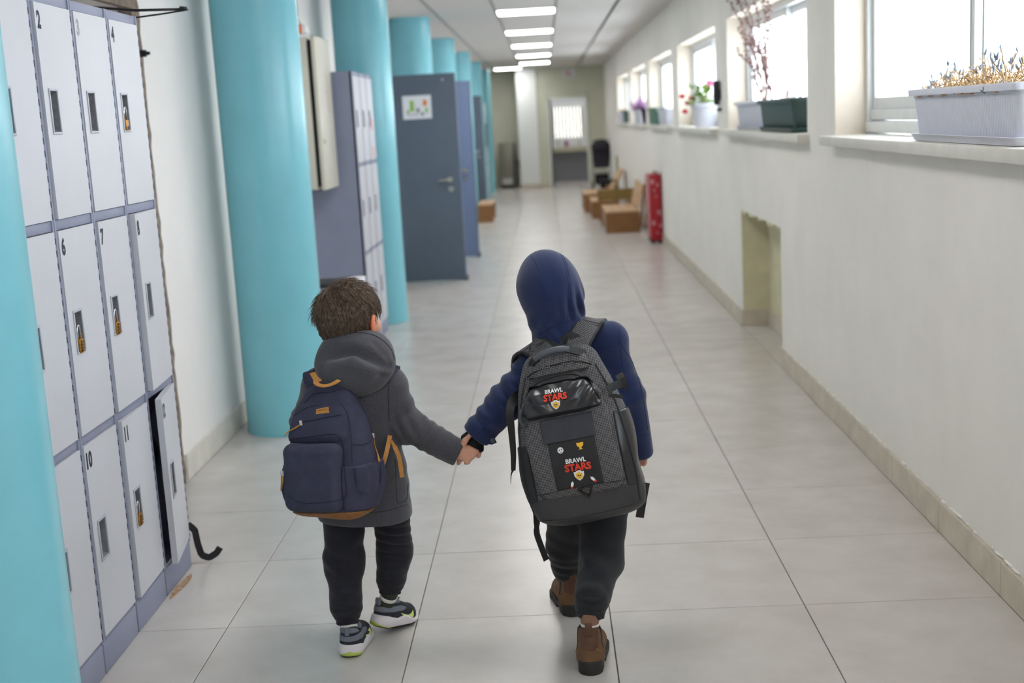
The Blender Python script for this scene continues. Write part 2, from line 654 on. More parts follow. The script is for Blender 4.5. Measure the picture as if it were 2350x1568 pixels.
def window(n, y0, y1, lab):
    w = thing(f'window_{n}', lab, None, (1.95, y0, WZ0), kind='structure')
    H, Lw = WZ1 - WZ0, y1 - y0
    f = MB()                                   # outer frame + tracks, local: x out, y along, z up
    f.bbox(0, .10, 0, .045, 0, H, .004)
    f.bbox(0, .10, Lw - .045, Lw, 0, H, .004)
    f.bbox(0, .10, .045, Lw - .045, H - .045, H, .004)
    f.bbox(-.012, .10, .045, Lw - .045, .012, .060, .006)
    f.bbox(.012, .10, .045, Lw - .045, .066, .112, .006)
    f.obj('frame', M_alu, w, smooth='auto')
    half = Lw / 2
    for s in (0, 1):
        xo = .022 if s == 1 else .056
        a, b = (.045, half + .022) if s == 0 else (half - .022, Lw - .045)
        g = MB()
        for q in ((a, a + .04, .112, H - .045), (b - .04, b, .112, H - .045), (a + .04, b - .04, .112, .165), (a + .04, b - .04, H - .09, H - .045)):
            g.bbox(xo, xo + .028, q[0], q[1], q[2], q[3], .003)
        so = g.obj('sash', M_alu, w, smooth='auto')
        MB().box(xo + .012, xo + .016, a + .04, b - .04, .165, H - .09).obj('pane', M_pane, so)
        k = MB()
        k.box(xo - .002, xo + .004, (b - .045) if s == 0 else a + .036, (b - .038) if s == 0 else a + .043, .112, H - .045)
        k.obj('gasket', M_alu_d, so)
    rv = MB()
    rv.box(-.138, .0, -.001, .004, .0, H)
    rv.box(-.138, .0, Lw - .004, Lw + .001, .0, H)
    rv.box(-.138, .0, .004, Lw - .004, H - .004, H + .001)
    rv.obj('reveal', M_reveal, w)
    s = MB()
    s.bbox(-.205, .0, -.045, Lw + .045, -.040, .004, .006)
    so = s.obj('sill', M_sill, w, smooth='auto')
    # ribbed translucent sheet outside
    r = MB()
    nn = int(Lw / .019)
    ya = -.15
    st = (Lw + .3) / nn
    vs, fs = [], []
    for i in range(nn + 1):
        x = .30 + .009 * math.sin(i * PI / 2)
        vs += [(x, ya + i * st, -.25), (x, ya + i * st, H + .25)]
    for i in range(nn):
        fs.append((2 * i, 2 * i + 2, 2 * i + 3, 2 * i + 1))
    r.add(vs, fs)
    ro = r.obj('ribbed_sheet', M_poly, w, smooth=True)
    # light portal in the opening: only guides sampling of the daylight
    ld = bpy.data.lights.new('window_portal', 'AREA')
    ld.shape = 'RECTANGLE'; ld.size = H; ld.size_y = Lw
    ld.cycles.is_portal = True
    lo = bpy.data.objects.new('window_portal', ld)
    col.objects.link(lo)
    lo.matrix_world = Matrix(((0, 0, 1, 2.16), (0, 1, 0, (y0 + y1) / 2), (-1, 0, 0, (WZ0 + WZ1) / 2), (0, 0, 0, 1)))
    return w

wl_lab = ['window out of the picture beside the viewer', 'nearest window at the right edge, with a long white planter',
          'window with tall dried stalks in planters', 'window with a pot of pink and red flowers', 'window with a boxy green planter',
          'window with purple leaves on its sill', 'farthest window with small white and green pots']
for k, (a, b) in enumerate(wins):
    window({0: 7}.get(k, k), a, b, wl_lab[k])  # the one beside the viewer is unseen, added for its daylight

# ---- turquoise columns
CP = 3.42
cols = []
cl_lab = ['turquoise column cropped at the left edge before the lockers', 'nearest full turquoise column, behind the boy in grey',
          'turquoise column directly in front of the second locker bank end', 'turquoise column behind the first dark blue door',
          'fourth turquoise column from the numbered lockers', 'fifth turquoise column from the numbered lockers',
          'sixth turquoise column from the numbered lockers', 'farthest turquoise column in the row']
for k in range(-1, 7):
    y = 2.63 + CP * k if k >= 0 else -0.86
    x = [-.948, -.935, -.895, -.872, -.862, -.856, -.85, -.845][k + 1]
    c = MB()
    prof = [(.216, 0), (.2175, .01), (.214, .04), (.213, .9), (.2135, 1.8), (.214, ZC + .01)]
    c.lathe(prof, 48)
    o = c.obj('column', M_turq, None, smooth='auto', loc=(x, y, 0))
    prop(o, cl_lab[k + 1], 'column', 'row of turquoise columns')

# ================================================================== LOCKERS
M_lk_door = mat('locker_door_paint', rgb(206, 207, 214), .42, var=.03, vscale=5, bump=.06, bscale=160)
M_lk_body = mat('locker_body_paint', rgb(140, 145, 168), .45, var=.05, vscale=8)
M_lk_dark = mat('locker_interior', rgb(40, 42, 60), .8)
M_cup = mat('handle_cup_metal', rgb(150, 152, 158), .4, var=.25, vscale=50, metal=.3)
M_cup_rim = mat('handle_rim', rgb(188, 190, 200), .4, metal=.2)
M_num = mat('number_print', rgb(38, 40, 62), .6)
M_num_f = mat('faded_number_print', rgb(168, 168, 178), .6, var=.4, vscale=120)
M_hinge = mat('hinge_metal', rgb(70, 72, 86), .5)
M_brass = mat('brass', rgb(186, 134, 62), .35, metal=.75, var=.25, vscale=90)
M_chrome = mat('chrome', rgb(205, 206, 210), .2, metal=1.0)
M_redlock = mat('red_plastic', rgb(196, 40, 34), .4)

LX = -0.873            # front plane of the numbered lockers
LROW = [(1.318, 1.895), (0.708, 1.286), (0.110, 0.677)]


def locker_unit(y0, y1, x_front, depth, rows, top, label, nums, angles, group, pl=.096, faded=(), handles=True, dark_in=()):
    """one locker column; local origin at its floor front-near corner; x out of the front, y along"""
    t = thing('locker', label, 'locker', (x_front, y0, 0), group=group)
    w = y1 - y0
    b = MB()
    e = .0012
    # carcass: sides, back, top, shelves, front rails
    b.box(-depth, -.004, e, .014, pl, top)
    b.box(-depth, -.004, w - .014, w - e, pl, top)
    b.box(-depth, -depth + .01, .014, w - .014, pl, top)
    b.box(-depth, -.004, .014, w - .014, top - .012, top)
    zs = [rows[0][1]] + [0] * 0
    b.bbox(-.03, -.002, .010, w - .010, rows[0][1] + .002, top, .002)
    for (a, _), (_, d) in zip(rows[:-1], rows[1:]):
        b.bbox(-.03, -.002, .010, w - .010, d + .002, a - .002, .002)
        b.box(-depth + .01, -.03, .014, w - .014, a - .012, a - .004)
    b.bbox(-.03, -.002, .010, w - .010, pl, rows[-1][0] - .002, .002)
    b.box(-depth + .01, -.03, .014, w - .014, pl, rows[-1][0] - .006)
    b.bbox(-.018, .002, e, .013, pl, top, .002)
    b.bbox(-.018, .002, w - .013, w - e, pl, top, .002)
    b.obj('body', M_lk_body, t, smooth='auto')
    p = MB()
    p.bbox(-depth + .02, -.001, .004, w - .004, 0, pl, .003)
    p.obj('plinth', M_lk_body, t, smooth='auto')
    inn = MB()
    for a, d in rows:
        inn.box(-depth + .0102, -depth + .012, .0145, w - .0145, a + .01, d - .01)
    for i, (z0, z1) in enumerate(rows):
        a = math.radians(angles[i])
        hy = w - .014
        dw = w - .030
        # door frame: hinge on the far side (y = hy), closed door runs towards -y
        M = Matrix.Translation((0, hy, 0)) @ Matrix.Rotation(a, 4, 'Z')
        # local door coords: q in [0,dw] measured from hinge towards -y, outward +x
        def T(vs):
            return [tuple(M @ Vector(v)) for v in vs]
        d = MB()
        ch = (.053, .105)                      # cup from the free edge
        q0, q1 = -dw + ch[0] - .012, -dw + ch[1] - .012
        zc0 = z0 + (z1 - z0) * (.50 if i == 0 else .43) - .0
        zc0, zc1 = {0: (z0 + .235, z0 + .345), 1: (z0 + .235, z0 + .345), 2: (z0 + .222, z0 + .332)}[i]
        k = len(d.v)
        # slab with a hole for the cup: four boxes, edges bevelled by a thin rim
        if handles:
            for bx in ((-dw, q0, z0, z1), (q1, 0, z0, z1), (q0, q1, z0, zc0), (q0, q1, zc1, z1)):
                d.box(-.016, .004, bx[0], bx[1], bx[2], bx[3])
        else:
            d.bbox(-.016, .004, -dw, 0, z0, z1, .003)
        d.v = T(d.v)
        do = d.obj('door', M_lk_door, t)
        if handles:
            c = MB()
            rim = .007
            for bx in ((q0 - rim, q1 + rim, zc1, zc1 + rim), (q0 - rim, q1 + rim, zc0 - rim, zc0), (q0 - rim, q0, zc0, zc1), (q1, q1 + rim, zc0, zc1)):
                c.bbox(.003, .0075, bx[0], bx[1], bx[2], bx[3], .0015)
            c.v = T(c.v)
            c.obj('handle_rim', M_cup_rim, do, smooth='auto')
            c = MB()                            # recessed cup, open to the front
            xb = -.028
            vs = [(.004, q0, zc0), (.004, q1, zc0), (.004, q1, zc1), (.004, q0, zc1), (xb, q0 + .003, zc0 + .014), (xb, q1 - .003, zc0 + .014), (xb, q1 - .003, zc1 - .006), (xb, q0 + .003, zc1 - .006)]
            c.add(vs, [(0, 1, 5, 4), (1, 2, 6, 5), (2, 3, 7, 6), (3, 0, 4, 7), (4, 5, 6, 7)])
            c.v = T(c.v)
            me_c = c.mesh('handle_cup', fix=False); co = link('handle_cup', me_c, M_cup, do)
            c = MB()
            c.cyl((-.028, (q0 + q1) / 2 - .012, zc1 - .03), (-.008, (q0 + q1) / 2 - .012, zc1 - .03), .006, .006, 12)
            c.tube([(-.012, (q0 + q1) / 2 - .012, zc1 - .018), (-.006, (q0 + q1) / 2 - .012, zc1 - .034), (-.010, (q0 + q1) / 2 - .012, zc1 - .05)], .0025, 6)
            c.v = T(c.v)
            c.obj('latch', M_hinge, do, smooth='auto')
        if nums:
            vs, fs = text_mesh(nums[i], .062, bold=.0028)
            n = MB()
            # lettering faces +x: reading direction towards +y
            n.add([(.0046, -dw + .024 + v[0] * .8 + (.006 if len(nums[i]) > 1 else 0), z1 - .066 + v[1]) for v in vs], fs)
            n.v = T(n.v)
            n.obj('number', M_num_f if nums[i] in faded else M_num, do)
        h = MB()
        nn = 34
        prof = []
        for j in range(nn):
            za, zb = z0 + (z1 - z0) * j / nn, z0 + (z1 - z0) * (j + 1) / nn
            r_ = .0040 if j % 2 == 0 else .0012
            prof += [(r_, za + .0004), (r_, zb - .0004)]
        h.lathe(prof, 6, cx=.0008, cy=hy + .006)
        h.obj('hinge', M_hinge, t)
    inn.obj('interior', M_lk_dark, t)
    return t


ys = [-.605, -.309, -.013, .283, .583]
lk_lab = ['leftmost numbered locker column, half hidden by the near turquoise column',
          'second numbered locker column from the near turquoise column, with door 2 on top',
          'third numbered locker column, its top number faded, between two other columns',
          'rightmost numbered locker column, its lowest door standing ajar']
lk_num = [('1', '5', '9'), ('2', '6', '10'), ('3', '7', '11'), ('4', '8', '12')]
lk_ang = [(0, 0, 0), (1.2, 0, 0), (0, .8, 1.8), (0, 3.6, 8.0)]
for k in range(4):
    locker_unit(ys[k], ys[k + 1], LX, .48, LROW, 1.925, lk_lab[k], lk_num[k], lk_ang[k], 'numbered grey lockers in the alcove', faded=('3',))


# ---- padlocks hanging in the handle cups
def padlock(k, row, label, body, kind='key'):
    y0, y1 = ys[k], ys[k + 1]
    w = y1 - y0
    z0, z1 = LROW[row]
    a = math.radians(lk_ang[k][row])
    M = Matrix.Translation((LX, y0 + w - .014, 0)) @ Matrix.Rotation(a, 4, 'Z')
    dw = w - .030
    q = -dw + .053 - .012 + .018
    zt = z0 + (.295 if row < 2 else .282)
    c = M @ Vector((-.007, q, zt))
    t = thing('padlock', label, 'padlock', tuple(c), group='padlocks on the numbered lockers')
    R = Matrix.Rotation(a, 3, 'Z').to_4x4()
    s = MB()
    pts = [(.012, -.010, -.030), (.012, -.010, .0), (.012, -.006, .010), (.012, 0, .013), (.012, .006, .010), (.012, .010, .0), (.012, .010, -.030)]
    s.tube([tuple(R @ Vector(p)) for p in pts], .003, 8)
    s.obj('shackle', M_chrome, t, smooth=True)
    b = MB()
    if kind == 'dial':
        b.bbox(.005, .019, -.015, .015, -.066, -.026, .003)
    else:
        b.bbox(.005, .018, -.014, .014, -.062, -.028, .003)
    b.v = [tuple(R @ Vector(v)) for v in b.v]
    bo = b.obj('lock_body', body, t, smooth='auto')
    d = MB()
    if kind == 'dial':
        for j in range(4):
            d.cyl((.0195, -.009, -.032 - j * .009), (.0195, .009, -.032 - j * .009), .0035, n=10)
    else:
        d.cyl((.018, 0, -.052), (.0195, 0, -.052), .005, n=12)
    d.v = [tuple(R @ Vector(v)) for v in d.v]
    d.obj('dials' if kind == 'dial' else 'keyhole', M_hinge if kind != 'dial' else mat('dial_brass', rgb(120, 84, 40), .5, metal=.6), t, smooth='auto')

padlock(0, 0, 'red padlock on the topmost locker door at the left edge', M_redlock)
padlock(0, 1, 'brass padlock half hidden by the near turquoise column', M_brass)
padlock(1, 1, 'brass padlock on the middle door of the second numbered locker column', M_brass, 'dial')
padlock(2, 1, 'brass padlock on the middle door of the third numbered locker column', M_brass, 'dial')
padlock(3, 0, 'small brass padlock on the top door of the rightmost numbered locker column', M_brass)
padlock(2, 2, 'brass combination padlock on the lowest door of the third numbered locker column', M_brass, 'dial')

# things crammed into the open locker 12
bagm = mat('dark_cloth', rgb(36, 38, 52), .85, var=.4, vscale=25, bump=.4, bscale=80)
g = MB()
for c, r in (((-.16, .43, .26), (.11, .10, .15)), ((-.13, .45, .46), (.09, .09, .10)), ((-.12, .42, .16), (.08, .11, .055))):
    g.ell((LX + c[0], c[1], c[2]), r, 18, 12)
go = g.obj('school_bag', bagm, None, smooth=True)
prop(go, 'dark bag stuffed inside open locker 12', 'bag')
s = MB()
def spline_pts(p, n):
    out = []
    for i in range(n):
        t_ = i / (n - 1) * (len(p) - 1)
        k = min(int(t_), len(p) - 2)
        out.append(Vector(p[k]).lerp(Vector(p[k + 1]), t_ - k))
    return out
pts = [(LX + .0, .578, .155), (LX + .018, .592, .13), (LX + .022, .597, .075), (LX + .03, .603, .03), (LX + .052, .618, .014), (LX + .075, .636, .024), (LX + .088, .645, .042)]
s.strap([tuple(p) for p in spline_pts(pts, 18)], (.62, -.74, .26), .024, .003)
s.obj('strap', mat('black_webbing', rgb(26, 26, 29), .8, bump=.3, bscale=400), go)

# black wire hook sticking out above locker 4
h = MB()
h.tube([(LX - .20, .66, 1.975), (LX - .02, .655, 1.952), (LX + .155, .64, 1.945)], .0045, 8)
h.tube([(LX - .06, .65, 1.925), (LX + .08, .645, 1.935), (LX + .162, .64, 1.943)], .003, 8)
h.tube([(LX + .135, .64, 1.949), (LX + .158, .64, 1.946)], .007, 8)
ho = h.obj('wire_hook', MATS['black_plastic'], None, smooth=True)
prop(ho, 'black wire hook sticking out above locker 4', 'hook')

# rust stain on the floor below locker 12: a flat patch of its own
rs = MB()
poly = [(-.865, .44), (-.855, .50), (-.842, .47), (-.838, .40), (-.846, .33), (-.856, .25), (-.868, .29), (-.872, .37)]
rs.prism(poly, 'z', .0002, .0012)
prop(rs.obj('rust_stain', mat('rust', rgb(150, 92, 48), .9, var=.5, vscale=60, c2=rgb(196, 176, 150))), 'orange rust stain on the tile under locker 12', 'stain')

# ---- second bank of lockers, unnumbered, behind the nearest full column
bx, by = -0.79, 4.72
B2 = [(1.292, 1.865), (0.690, 1.262), (0.106, 0.660)]
b2_lab = ['nearest unit of the second locker bank, plain grey side showing', 'middle unit of the second locker bank', 'farthest unit of the second locker bank, with stickers']
for k in range(3):
    u = locker_unit(by + .31 * k, by + .31 * (k + 1), bx, .415, B2, 1.895, b2_lab[k], None, (0, 0, 0), 'second bank of lockers')
    if k == 2:
        st = MB()
        for (za, zb, ya, yb) in ((1.50, 1.58, .10, .2), (1.30, 1.38, .12, .2)):
            st.box(.0042, .005, ya, yb, za, zb)
        st.obj('sticker', mat('pink_sticker', rgb(222, 150, 160), .5), u)

# far bank of lockers near the end of the corridor
for k in range(3):
    locker_unit(20.9 + .31 * k, 20.9 + .31 * (k + 1), -.70, .42, B2, 1.895, ['nearest', 'middle', 'last'][k] + ' unit of the distant locker bank between the last columns', None, (0, 0, 0), 'distant bank of lockers')

# ================================================================== DOORS, FURNITURE, PLANTS
M_slate = mat('slate_door_paint', rgb(86, 100, 116), .5, var=.05, vscale=4, bump=.05, bscale=120)
M_slate_e = mat('slate_door_edge', rgb(112, 122, 140), .5)
M_lav = mat('lavender_door_paint', rgb(116, 132, 168), .5, var=.04, vscale=4)
M_steel = mat('brushed_steel', rgb(200, 196, 188), .3, metal=.9)
M_paper = mat('paper', rgb(228, 232, 238), .7)


def door(n, y, x0, x1, h, m, me, label, paper=False):
    """leaf standing open across the corridor: hinged on the wall, free edge at x1"""
    t = thing(f'door_{n}', label, None, (x0, y, 0), kind='structure')
    w = x1 - x0
    d = MB().bbox(0, w, 0, .042, .012, h, .003)
    d.obj('leaf', m, t, smooth='auto')
    MB().bbox(w - .002, w + .010, -.004, .046, .012, h, .002).obj('edge_strip', me, t)
    MB().bbox(-.06, 0, -.01, .06, 0, h + .03, .003).obj('jamb', me, t)
    hx, hz = w - .095, .985
    r = MB()
    r.cyl((hx, 0, hz), (hx, -.010, hz), .027, .025, 24)
    r.cyl((hx, -.010, hz), (hx, -.05, hz), .010, .010, 12)
    r.tube([(hx, -.05, hz), (hx - .02, -.055, hz), (hx - .07, -.055, hz - .002), (hx - .115, -.052, hz - .006)], [.010, .0105, .009, .007], 10)
    r.obj('handle', M_steel, t, smooth='auto')
    r = MB()
    r.cyl((hx + .004, 0, hz - .092), (hx + .004, -.009, hz - .092), .026, .024, 24)
    r.obj('keyhole_plate', M_steel, t, smooth='auto')
    r = MB()
    r.box(hx, hx + .008, -.0105, -.0088, hz - .105, hz - .085)
    r.obj('keyhole', M_dark, t)
    if paper:
        p = MB().box(.345, .620, -.0025, -.0005, 1.575, 1.795).obj('paper_sheet', M_paper, t)
        def blk(nm, c, boxes):
            q = MB()
            for a in boxes: q.box(.345 + a[0], .345 + a[1], -.0034, -.0026, 1.575 + a[2], 1.575 + a[3])
            q.obj(nm, mat(nm + '_ink', c, .6), p)
        blk('green_print', rgb(140, 190, 60), [(.07, .105, .07, .175), (.215, .238, .055, .10), (.04, .06, .06, .09)])
        blk('orange_print', rgb(226, 130, 50), [(.195, .232, .12, .175)])
        blk('grey_print', rgb(130, 134, 140), [(.03, .06, .05, .058), (.05, .15, .035, .043), (.115, .118, .05, .15), (.13, .16, .06, .10), (.17, .2, .03, .06)])
        MB().cyl((w - .11, 0, 1.93), (w - .11, -.012, 1.93), .010, .008, 12).obj('door_viewer', M_steel, t, smooth='auto')
    # floor stop
    s = MB().bbox(w - .03, w + .02, .05, .10, 0, .05, .008)
    s.obj('door_stop', MATS['black_plastic'], t, smooth='auto')
    return t


door(1, 8.36, -1.215, -.365, 1.99, M_slate, M_slate_e, 'open dark slate-blue door with a notice taped on it', True)
door(2, 10.42, -1.215, -.345, 1.975, M_lav, M_slate_e, 'open lavender-blue door behind the dark slate one')
door(3, 19.1, -1.215, -.65, 1.98, M_slate, M_slate_e, 'distant open dark door near the last columns')

# ---- electrical cabinet on the left wall
M_beige = mat('beige_enamel', rgb(206, 202, 188), .45, var=.05, vscale=8)
t = thing('electrical_cabinet', 'beige metal electrical cabinet hung on the wall behind the first full column', 'cabinet', (-1.215, 4.16, 1.15))
MB().bbox(0, .245, 0, .50, 0, .94, .006).obj('body', M_beige, t, smooth='auto')
MB().bbox(.272, .298, -.006, .506, -.004, .944, .006).obj('door', M_beige, t, smooth='auto')
MB().box(.246, .271, .012, .49, .02, .92).obj('door_gap', M_dark, t)  # dark block filling the gap, its shade put into the colour
MB().cyl((.298, .06, .30), (.306, .06, .30), .012, .011, 14).obj('lock', M_steel, t, smooth='auto')
q = MB()
for k in range(5):
    q.box(.2984, .2990, .30, .318, .60 - k * .03, .622 - k * .03)
q.obj('red_print', mat('red_ink', rgb(206, 130, 128), .6), t)

# trunking, junction box, dark panel above the cabinet
t = thing('cable_trunking', 'white vertical cable trunking above the beige cabinet', 'trunking', (-1.215, 4.30, 0))
MB().bbox(0, .05, 0, .10, 2.12, 2.598, .004).bbox(0, .045, .20, .24, 2.10, 2.598, .004).obj('duct', M_white, t, smooth='auto')
t = thing('junction_box', 'small orange and white junction box above the beige cabinet', 'electrical box', (-1.215, 4.13, 2.11))
MB().bbox(0, .23, 0, .12, .06, .085, .004).bbox(0, .25, .03, .12, 0.0, .05, .004).obj('body', M_white, t, smooth='auto')
MB().bbox(.10, .225, -.004, .03, .0, .055, .004).obj('orange_cover', mat('orange_plastic', rgb(214, 106, 58), .45), t, smooth='auto')
t = thing('wall_vent', 'dark grey panel high on the left wall', 'panel', (-1.215, 4.02, 2.21))
MB().bbox(0, .222, 0, .08, 0, .35, .004).obj('panel', mat('dark_grey_panel', rgb(96, 96, 94), .6), t)

# ---- low white table with a cloth, between first and second columns
t = thing('folding_table', 'small dark folding table with a pale end tray behind the boy in grey', 'table', (-.95, 3.75, 0))
MB().bbox(-.22, .12, 0, .32, .578, .600, .006).obj('tabletop', mat('black_vinyl', rgb(40, 40, 46), .5), t, smooth='auto')
MB().bbox(.122, .245, .0, .32, .545, .603, .022).obj('end_tray', mat('pale_plastic', rgb(204, 202, 204), .5), t, smooth='auto')
for a, b in (((.215, .03, .56), (.26, -.02, 0.0)), ((.20, .30, .56), (.23, .34, 0.0)), ((-.2, .03, .57), (-.235, -.02, 0.0)), ((-.2, .30, .57), (-.235, .34, 0.0))):
    MB().tube([a, ((a[0] + b[0]) / 2, (a[1] + b[1]) / 2, .28), b], .011, 8).obj('leg', MATS['black_plastic'], t, smooth=True)
c = thing('cloth', 'white cloth hanging from the end of the dark folding table', 'cloth', (-.95, 3.75, 0))
vs, fs = [], []
for i in range(15):
    y = .03 + .27 * i / 14
    wv = .012 * math.sin(i * 1.7)
    for j in range(9):
        z = .606 - (.20 + .04 * math.sin(i * .9)) * max(0, j - 2) / 6
        x = .17 + .043 * min(j, 2) + (wv * (j - 2) / 6 if j > 2 else 0)
        vs.append((x, y, z))
for i in range(14):
    for j in range(8):
        k = i * 9 + j
        fs.append((k, k + 1, k + 10, k + 9))
cm = MB().add(vs, fs).obj('drape', mat('white_cloth', rgb(228, 228, 230), .85), c, smooth=True)
sm = cm.modifiers.new('thick', 'SOLIDIFY'); sm.thickness = .003
t = thing('folding_chair', 'folded pale chair leaning behind the first full column', 'chair', (-1.0, 3.05, 0))
MB().tube([(.16, .1, 0), (.06, .30, .60), (.02, .36, .74)], .011, 8).obj('leg', MATS['black_plastic'], t, smooth=True)
MB().tube([(-.16, .1, 0), (-.12, .30, .60), (-.13, .36, .74)], .011, 8).obj('leg', MATS['black_plastic'], t, smooth=True)
bk = MB(); bk.prism([(-.14, .58), (.065, .58), (.035, .70), (-.02, .80), (-.14, .80)], 'y', .335, .350)
bk.obj('backrest', MATS['pale_plastic'], t)
MB().bbox(-.13, .08, .26, .30, .30, .56, .006).obj('seat', MATS['black_vinyl'], t)

# ---- red fire cabinet
M_red = mat('red_enamel', rgb(176, 22, 40), .35, var=.12, vscale=14)
t = thing('fire_cabinet', 'narrow red metal fire cabinet with chipped paint against the right wall', 'cabinet', (1.665, 10.95, 0))
MB().bbox(0, .130, 0, .48, .035, .80, .006).obj('body', M_red, t, smooth='auto')
MB().bbox(-.012, .0, .015, .465, .05, .785, .004).obj('door', mat('faded_red_enamel', rgb(196, 120, 124), .45, var=.2, vscale=20), t, smooth='auto')  # paler, pinkish red on the left face
MB().cyl((-.03, .06, .38), (-.012, .06, .38), .014, .012, 12).obj('handle', M_chrome, t, smooth='auto')
for fx, fy in ((.02, .03), (.11, .03), (.02, .45), (.11, .45)):
    MB().bbox(fx - .015, fx + .015, fy - .015, fy + .015, 0, .036, .003).obj('foot', M_dark, t)
q = MB()
for (x, z, r) in ((.03, .72, .022), (.095, .68, .018), (.07, .55, .010), (.105, .36, .022), (.035, .24, .024), (.115, .2, .02), (.08, .12, .012), (.05, .62, .01)):
    q.prism([(x + r * (1 + .3 * random.uniform(-1, 1)) * math.cos(a * PI / 4), z + 1.3 * r * (1 + .3 * random.uniform(-1, 1)) * math.sin(a * PI / 4)) for a in range(8)], 'y', -.0012, -.0002)
q.obj('chipped_patch', mat('chipped_paint', rgb(206, 150, 156), .6), t)
MB().bbox(.07, .10, .05, .42, .80, .83, .004, M=Matrix.Rotation(math.radians(0), 4, 'Y')).obj('top_flap', mat('dusty_board', rgb(150, 130, 120), .7), t)

# ---- wooden benches
M_wood = mat('pale_pine', rgb(206, 168, 128), .5, var=.16, vscale=16, stretch=(3, .5, 3))
M_wood_d = mat('brown_pine', rgb(146, 102, 60), .5, var=.2, vscale=12, stretch=(.6, 3, 4))


def bench(label, loc, rz, w, L, h, back=True, nslat=4, lean=.22, bh=.32):
    t = thing('bench', label, 'bench', loc, rz, 'low wooden benches')
    MB().bbox(0, w, 0, .025, 0, h - .022, .003).obj('end_panel', M_wood_d, t)
    MB().bbox(0, w, L - .025, L, 0, h - .022, .003).obj('end_panel', M_wood_d, t)
    MB().bbox(.01, .03, .025, L - .025, .05, h - .022, .003).obj('front_panel', M_wood_d, t)
    sw = w / nslat
    for k in range(nslat):
        MB().bbox(k * sw + .003, (k + 1) * sw - .003, -.012, L + .012, h - .022, h, .004).obj('slat', M_wood, t)
    if back:
        for k in range(2):
            z0, z1 = h + .02 + k * bh / 2, h + (k + 1) * bh / 2 + .005
            a = w - .03 + lean * (z0 - h)
            b = w - .03 + lean * (z1 - h)
            m = MB()
            m.prism([(a, z0), (a + .022, z0), (b + .022, z1), (b, z1)], 'y', -.01, L + .01)
            m.obj('back_board', M_wood, t)
        for y in (.06, L - .09):
            m = MB()
            m.prism([(w - .008, .05), (w + .02, .05), (w + .02 + lean * bh, h + bh), (w - .008 + lean * bh, h + bh)], 'y', y, y + .03)
            m.obj('back_post', M_wood_d, t)
    return t


bench('nearest wooden bench, its slatted seat facing left, beside the red cabinet', (1.21, 12.45, 0), 0, .44, 1.25, .285)
bench('middle wooden bench with its low back turned to the viewer', (1.12, 14.9, 0), 0, .34, .9, .27, back=False)
bench('farthest wooden bench jutting into the corridor', (1.05, 16.2, 0), 0, .55, 1.1, .30, back=False)
t = thing('wooden_backrest', 'pair of pale boards leaning at an angle between the benches', 'bench back', (1.50, 17.35, 0), 0)
for k in range(2):
    m = MB()
    m.bbox(-.02, .02, 0, .7, .02 + k * .25, .24 + k * .25, .004, M=Matrix.Rotation(math.radians(32), 4, 'Y'))
    m.v = [(x + .10 * 0, y, z + .18) for x, y, z in m.v]
    m.obj('board', M_wood, t)
MB().bbox(-.015, .02, .1, .16, 0, .34, .004).bbox(-.015, .02, .5, .56, 0, .34, .004).obj('prop_leg', M_wood_d, t)
t = thing('plank_partition', 'olive-brown board standing on edge between two benches', 'board', (1.19, 14.35, 0))
MB().bbox(0, .52, 0, .03, .30, .46, .004).obj('board', mat('olive_wood', rgb(140, 112, 60), .6, var=.12, vscale=10), t)
MB().bbox(.02, .06, .002, .028, 0, .30, .003).bbox(.44, .48, .002, .028, 0, .30, .003).obj('post', M_wood_d, t)
bench('small low wooden bench on the left below the distant dark door', (-.60, 15.25, 0), 0, .23, 1.0, .28, back=False, nslat=2)

# ---- stroller
M_blk = mat('black_fabric', rgb(44, 42, 52), .8, var=.3, vscale=15)
t = thing('stroller', 'folded black stroller parked at the end of the corridor', 'stroller', (1.62, 22.3, 0))
m = MB()
m.ell((0, .05, .88), (.205, .20, .13), 20, 12)
m.obj('canopy', M_blk, t, smooth=True)
m = MB()
m.prism([(-.20, .86), (.20, .86), (.175, .60), (.155, .44), (-.155, .44), (-.175, .60)], 'y', -.03, .09)
m.obj('seat', M_blk, t)
MB().bbox(-.15, .15, -.02, .22, .10, .32, .03).obj('basket', mat('black_mesh', rgb(24, 24, 28), .9), t)
for s in (-1, 1):
    MB().tube([(.19 * s, -.06, .72), (.185 * s, .0, .40), (.19 * s, .05, .09)], .011, 8).obj('frame_tube', mat('grey_tube', rgb(150, 152, 158), .35, metal=.6), t, smooth=True)
    for y in (-.05, .26):
        w = MB()
        w.cyl((.175 * s, y, .075), (.205 * s, y, .075), .075, n=20)
        w.obj('wheel', mat('tyre', rgb(30, 30, 33), .8), t, smooth='auto')
MB().tube([(-.19, -.03, .36), (.19, -.03, .36)], .012, 8).obj('crossbar', MATS['grey_tube'], t, smooth=True)
MB().tube([(-.18, -.10, 1.0), (0, -.13, 1.02), (.18, -.10, 1.0)], .012, 8).obj('push_bar', MATS['tyre'], t, smooth=True)
t = thing('crate', 'small black crate beside the stroller', 'crate', (1.64, 19.75, 0))
m = MB()
m.bbox(-.16, .14, 0, .02, 0, .30, .004).bbox(-.16, .14, .38, .40, 0, .30, .004).bbox(-.16, -.14, .02, .38, 0, .30, .004).bbox(.12, .14, .02, .38, 0, .30, .004).box(-.14, .12, .02, .38, 0, .02)
m.obj('shell', MATS['black_mesh'], t)
m = MB(); m.bbox(-.17, .15, -.01, .41, .29, .31, .004)
m.obj('lid', MATS['tyre'], t)

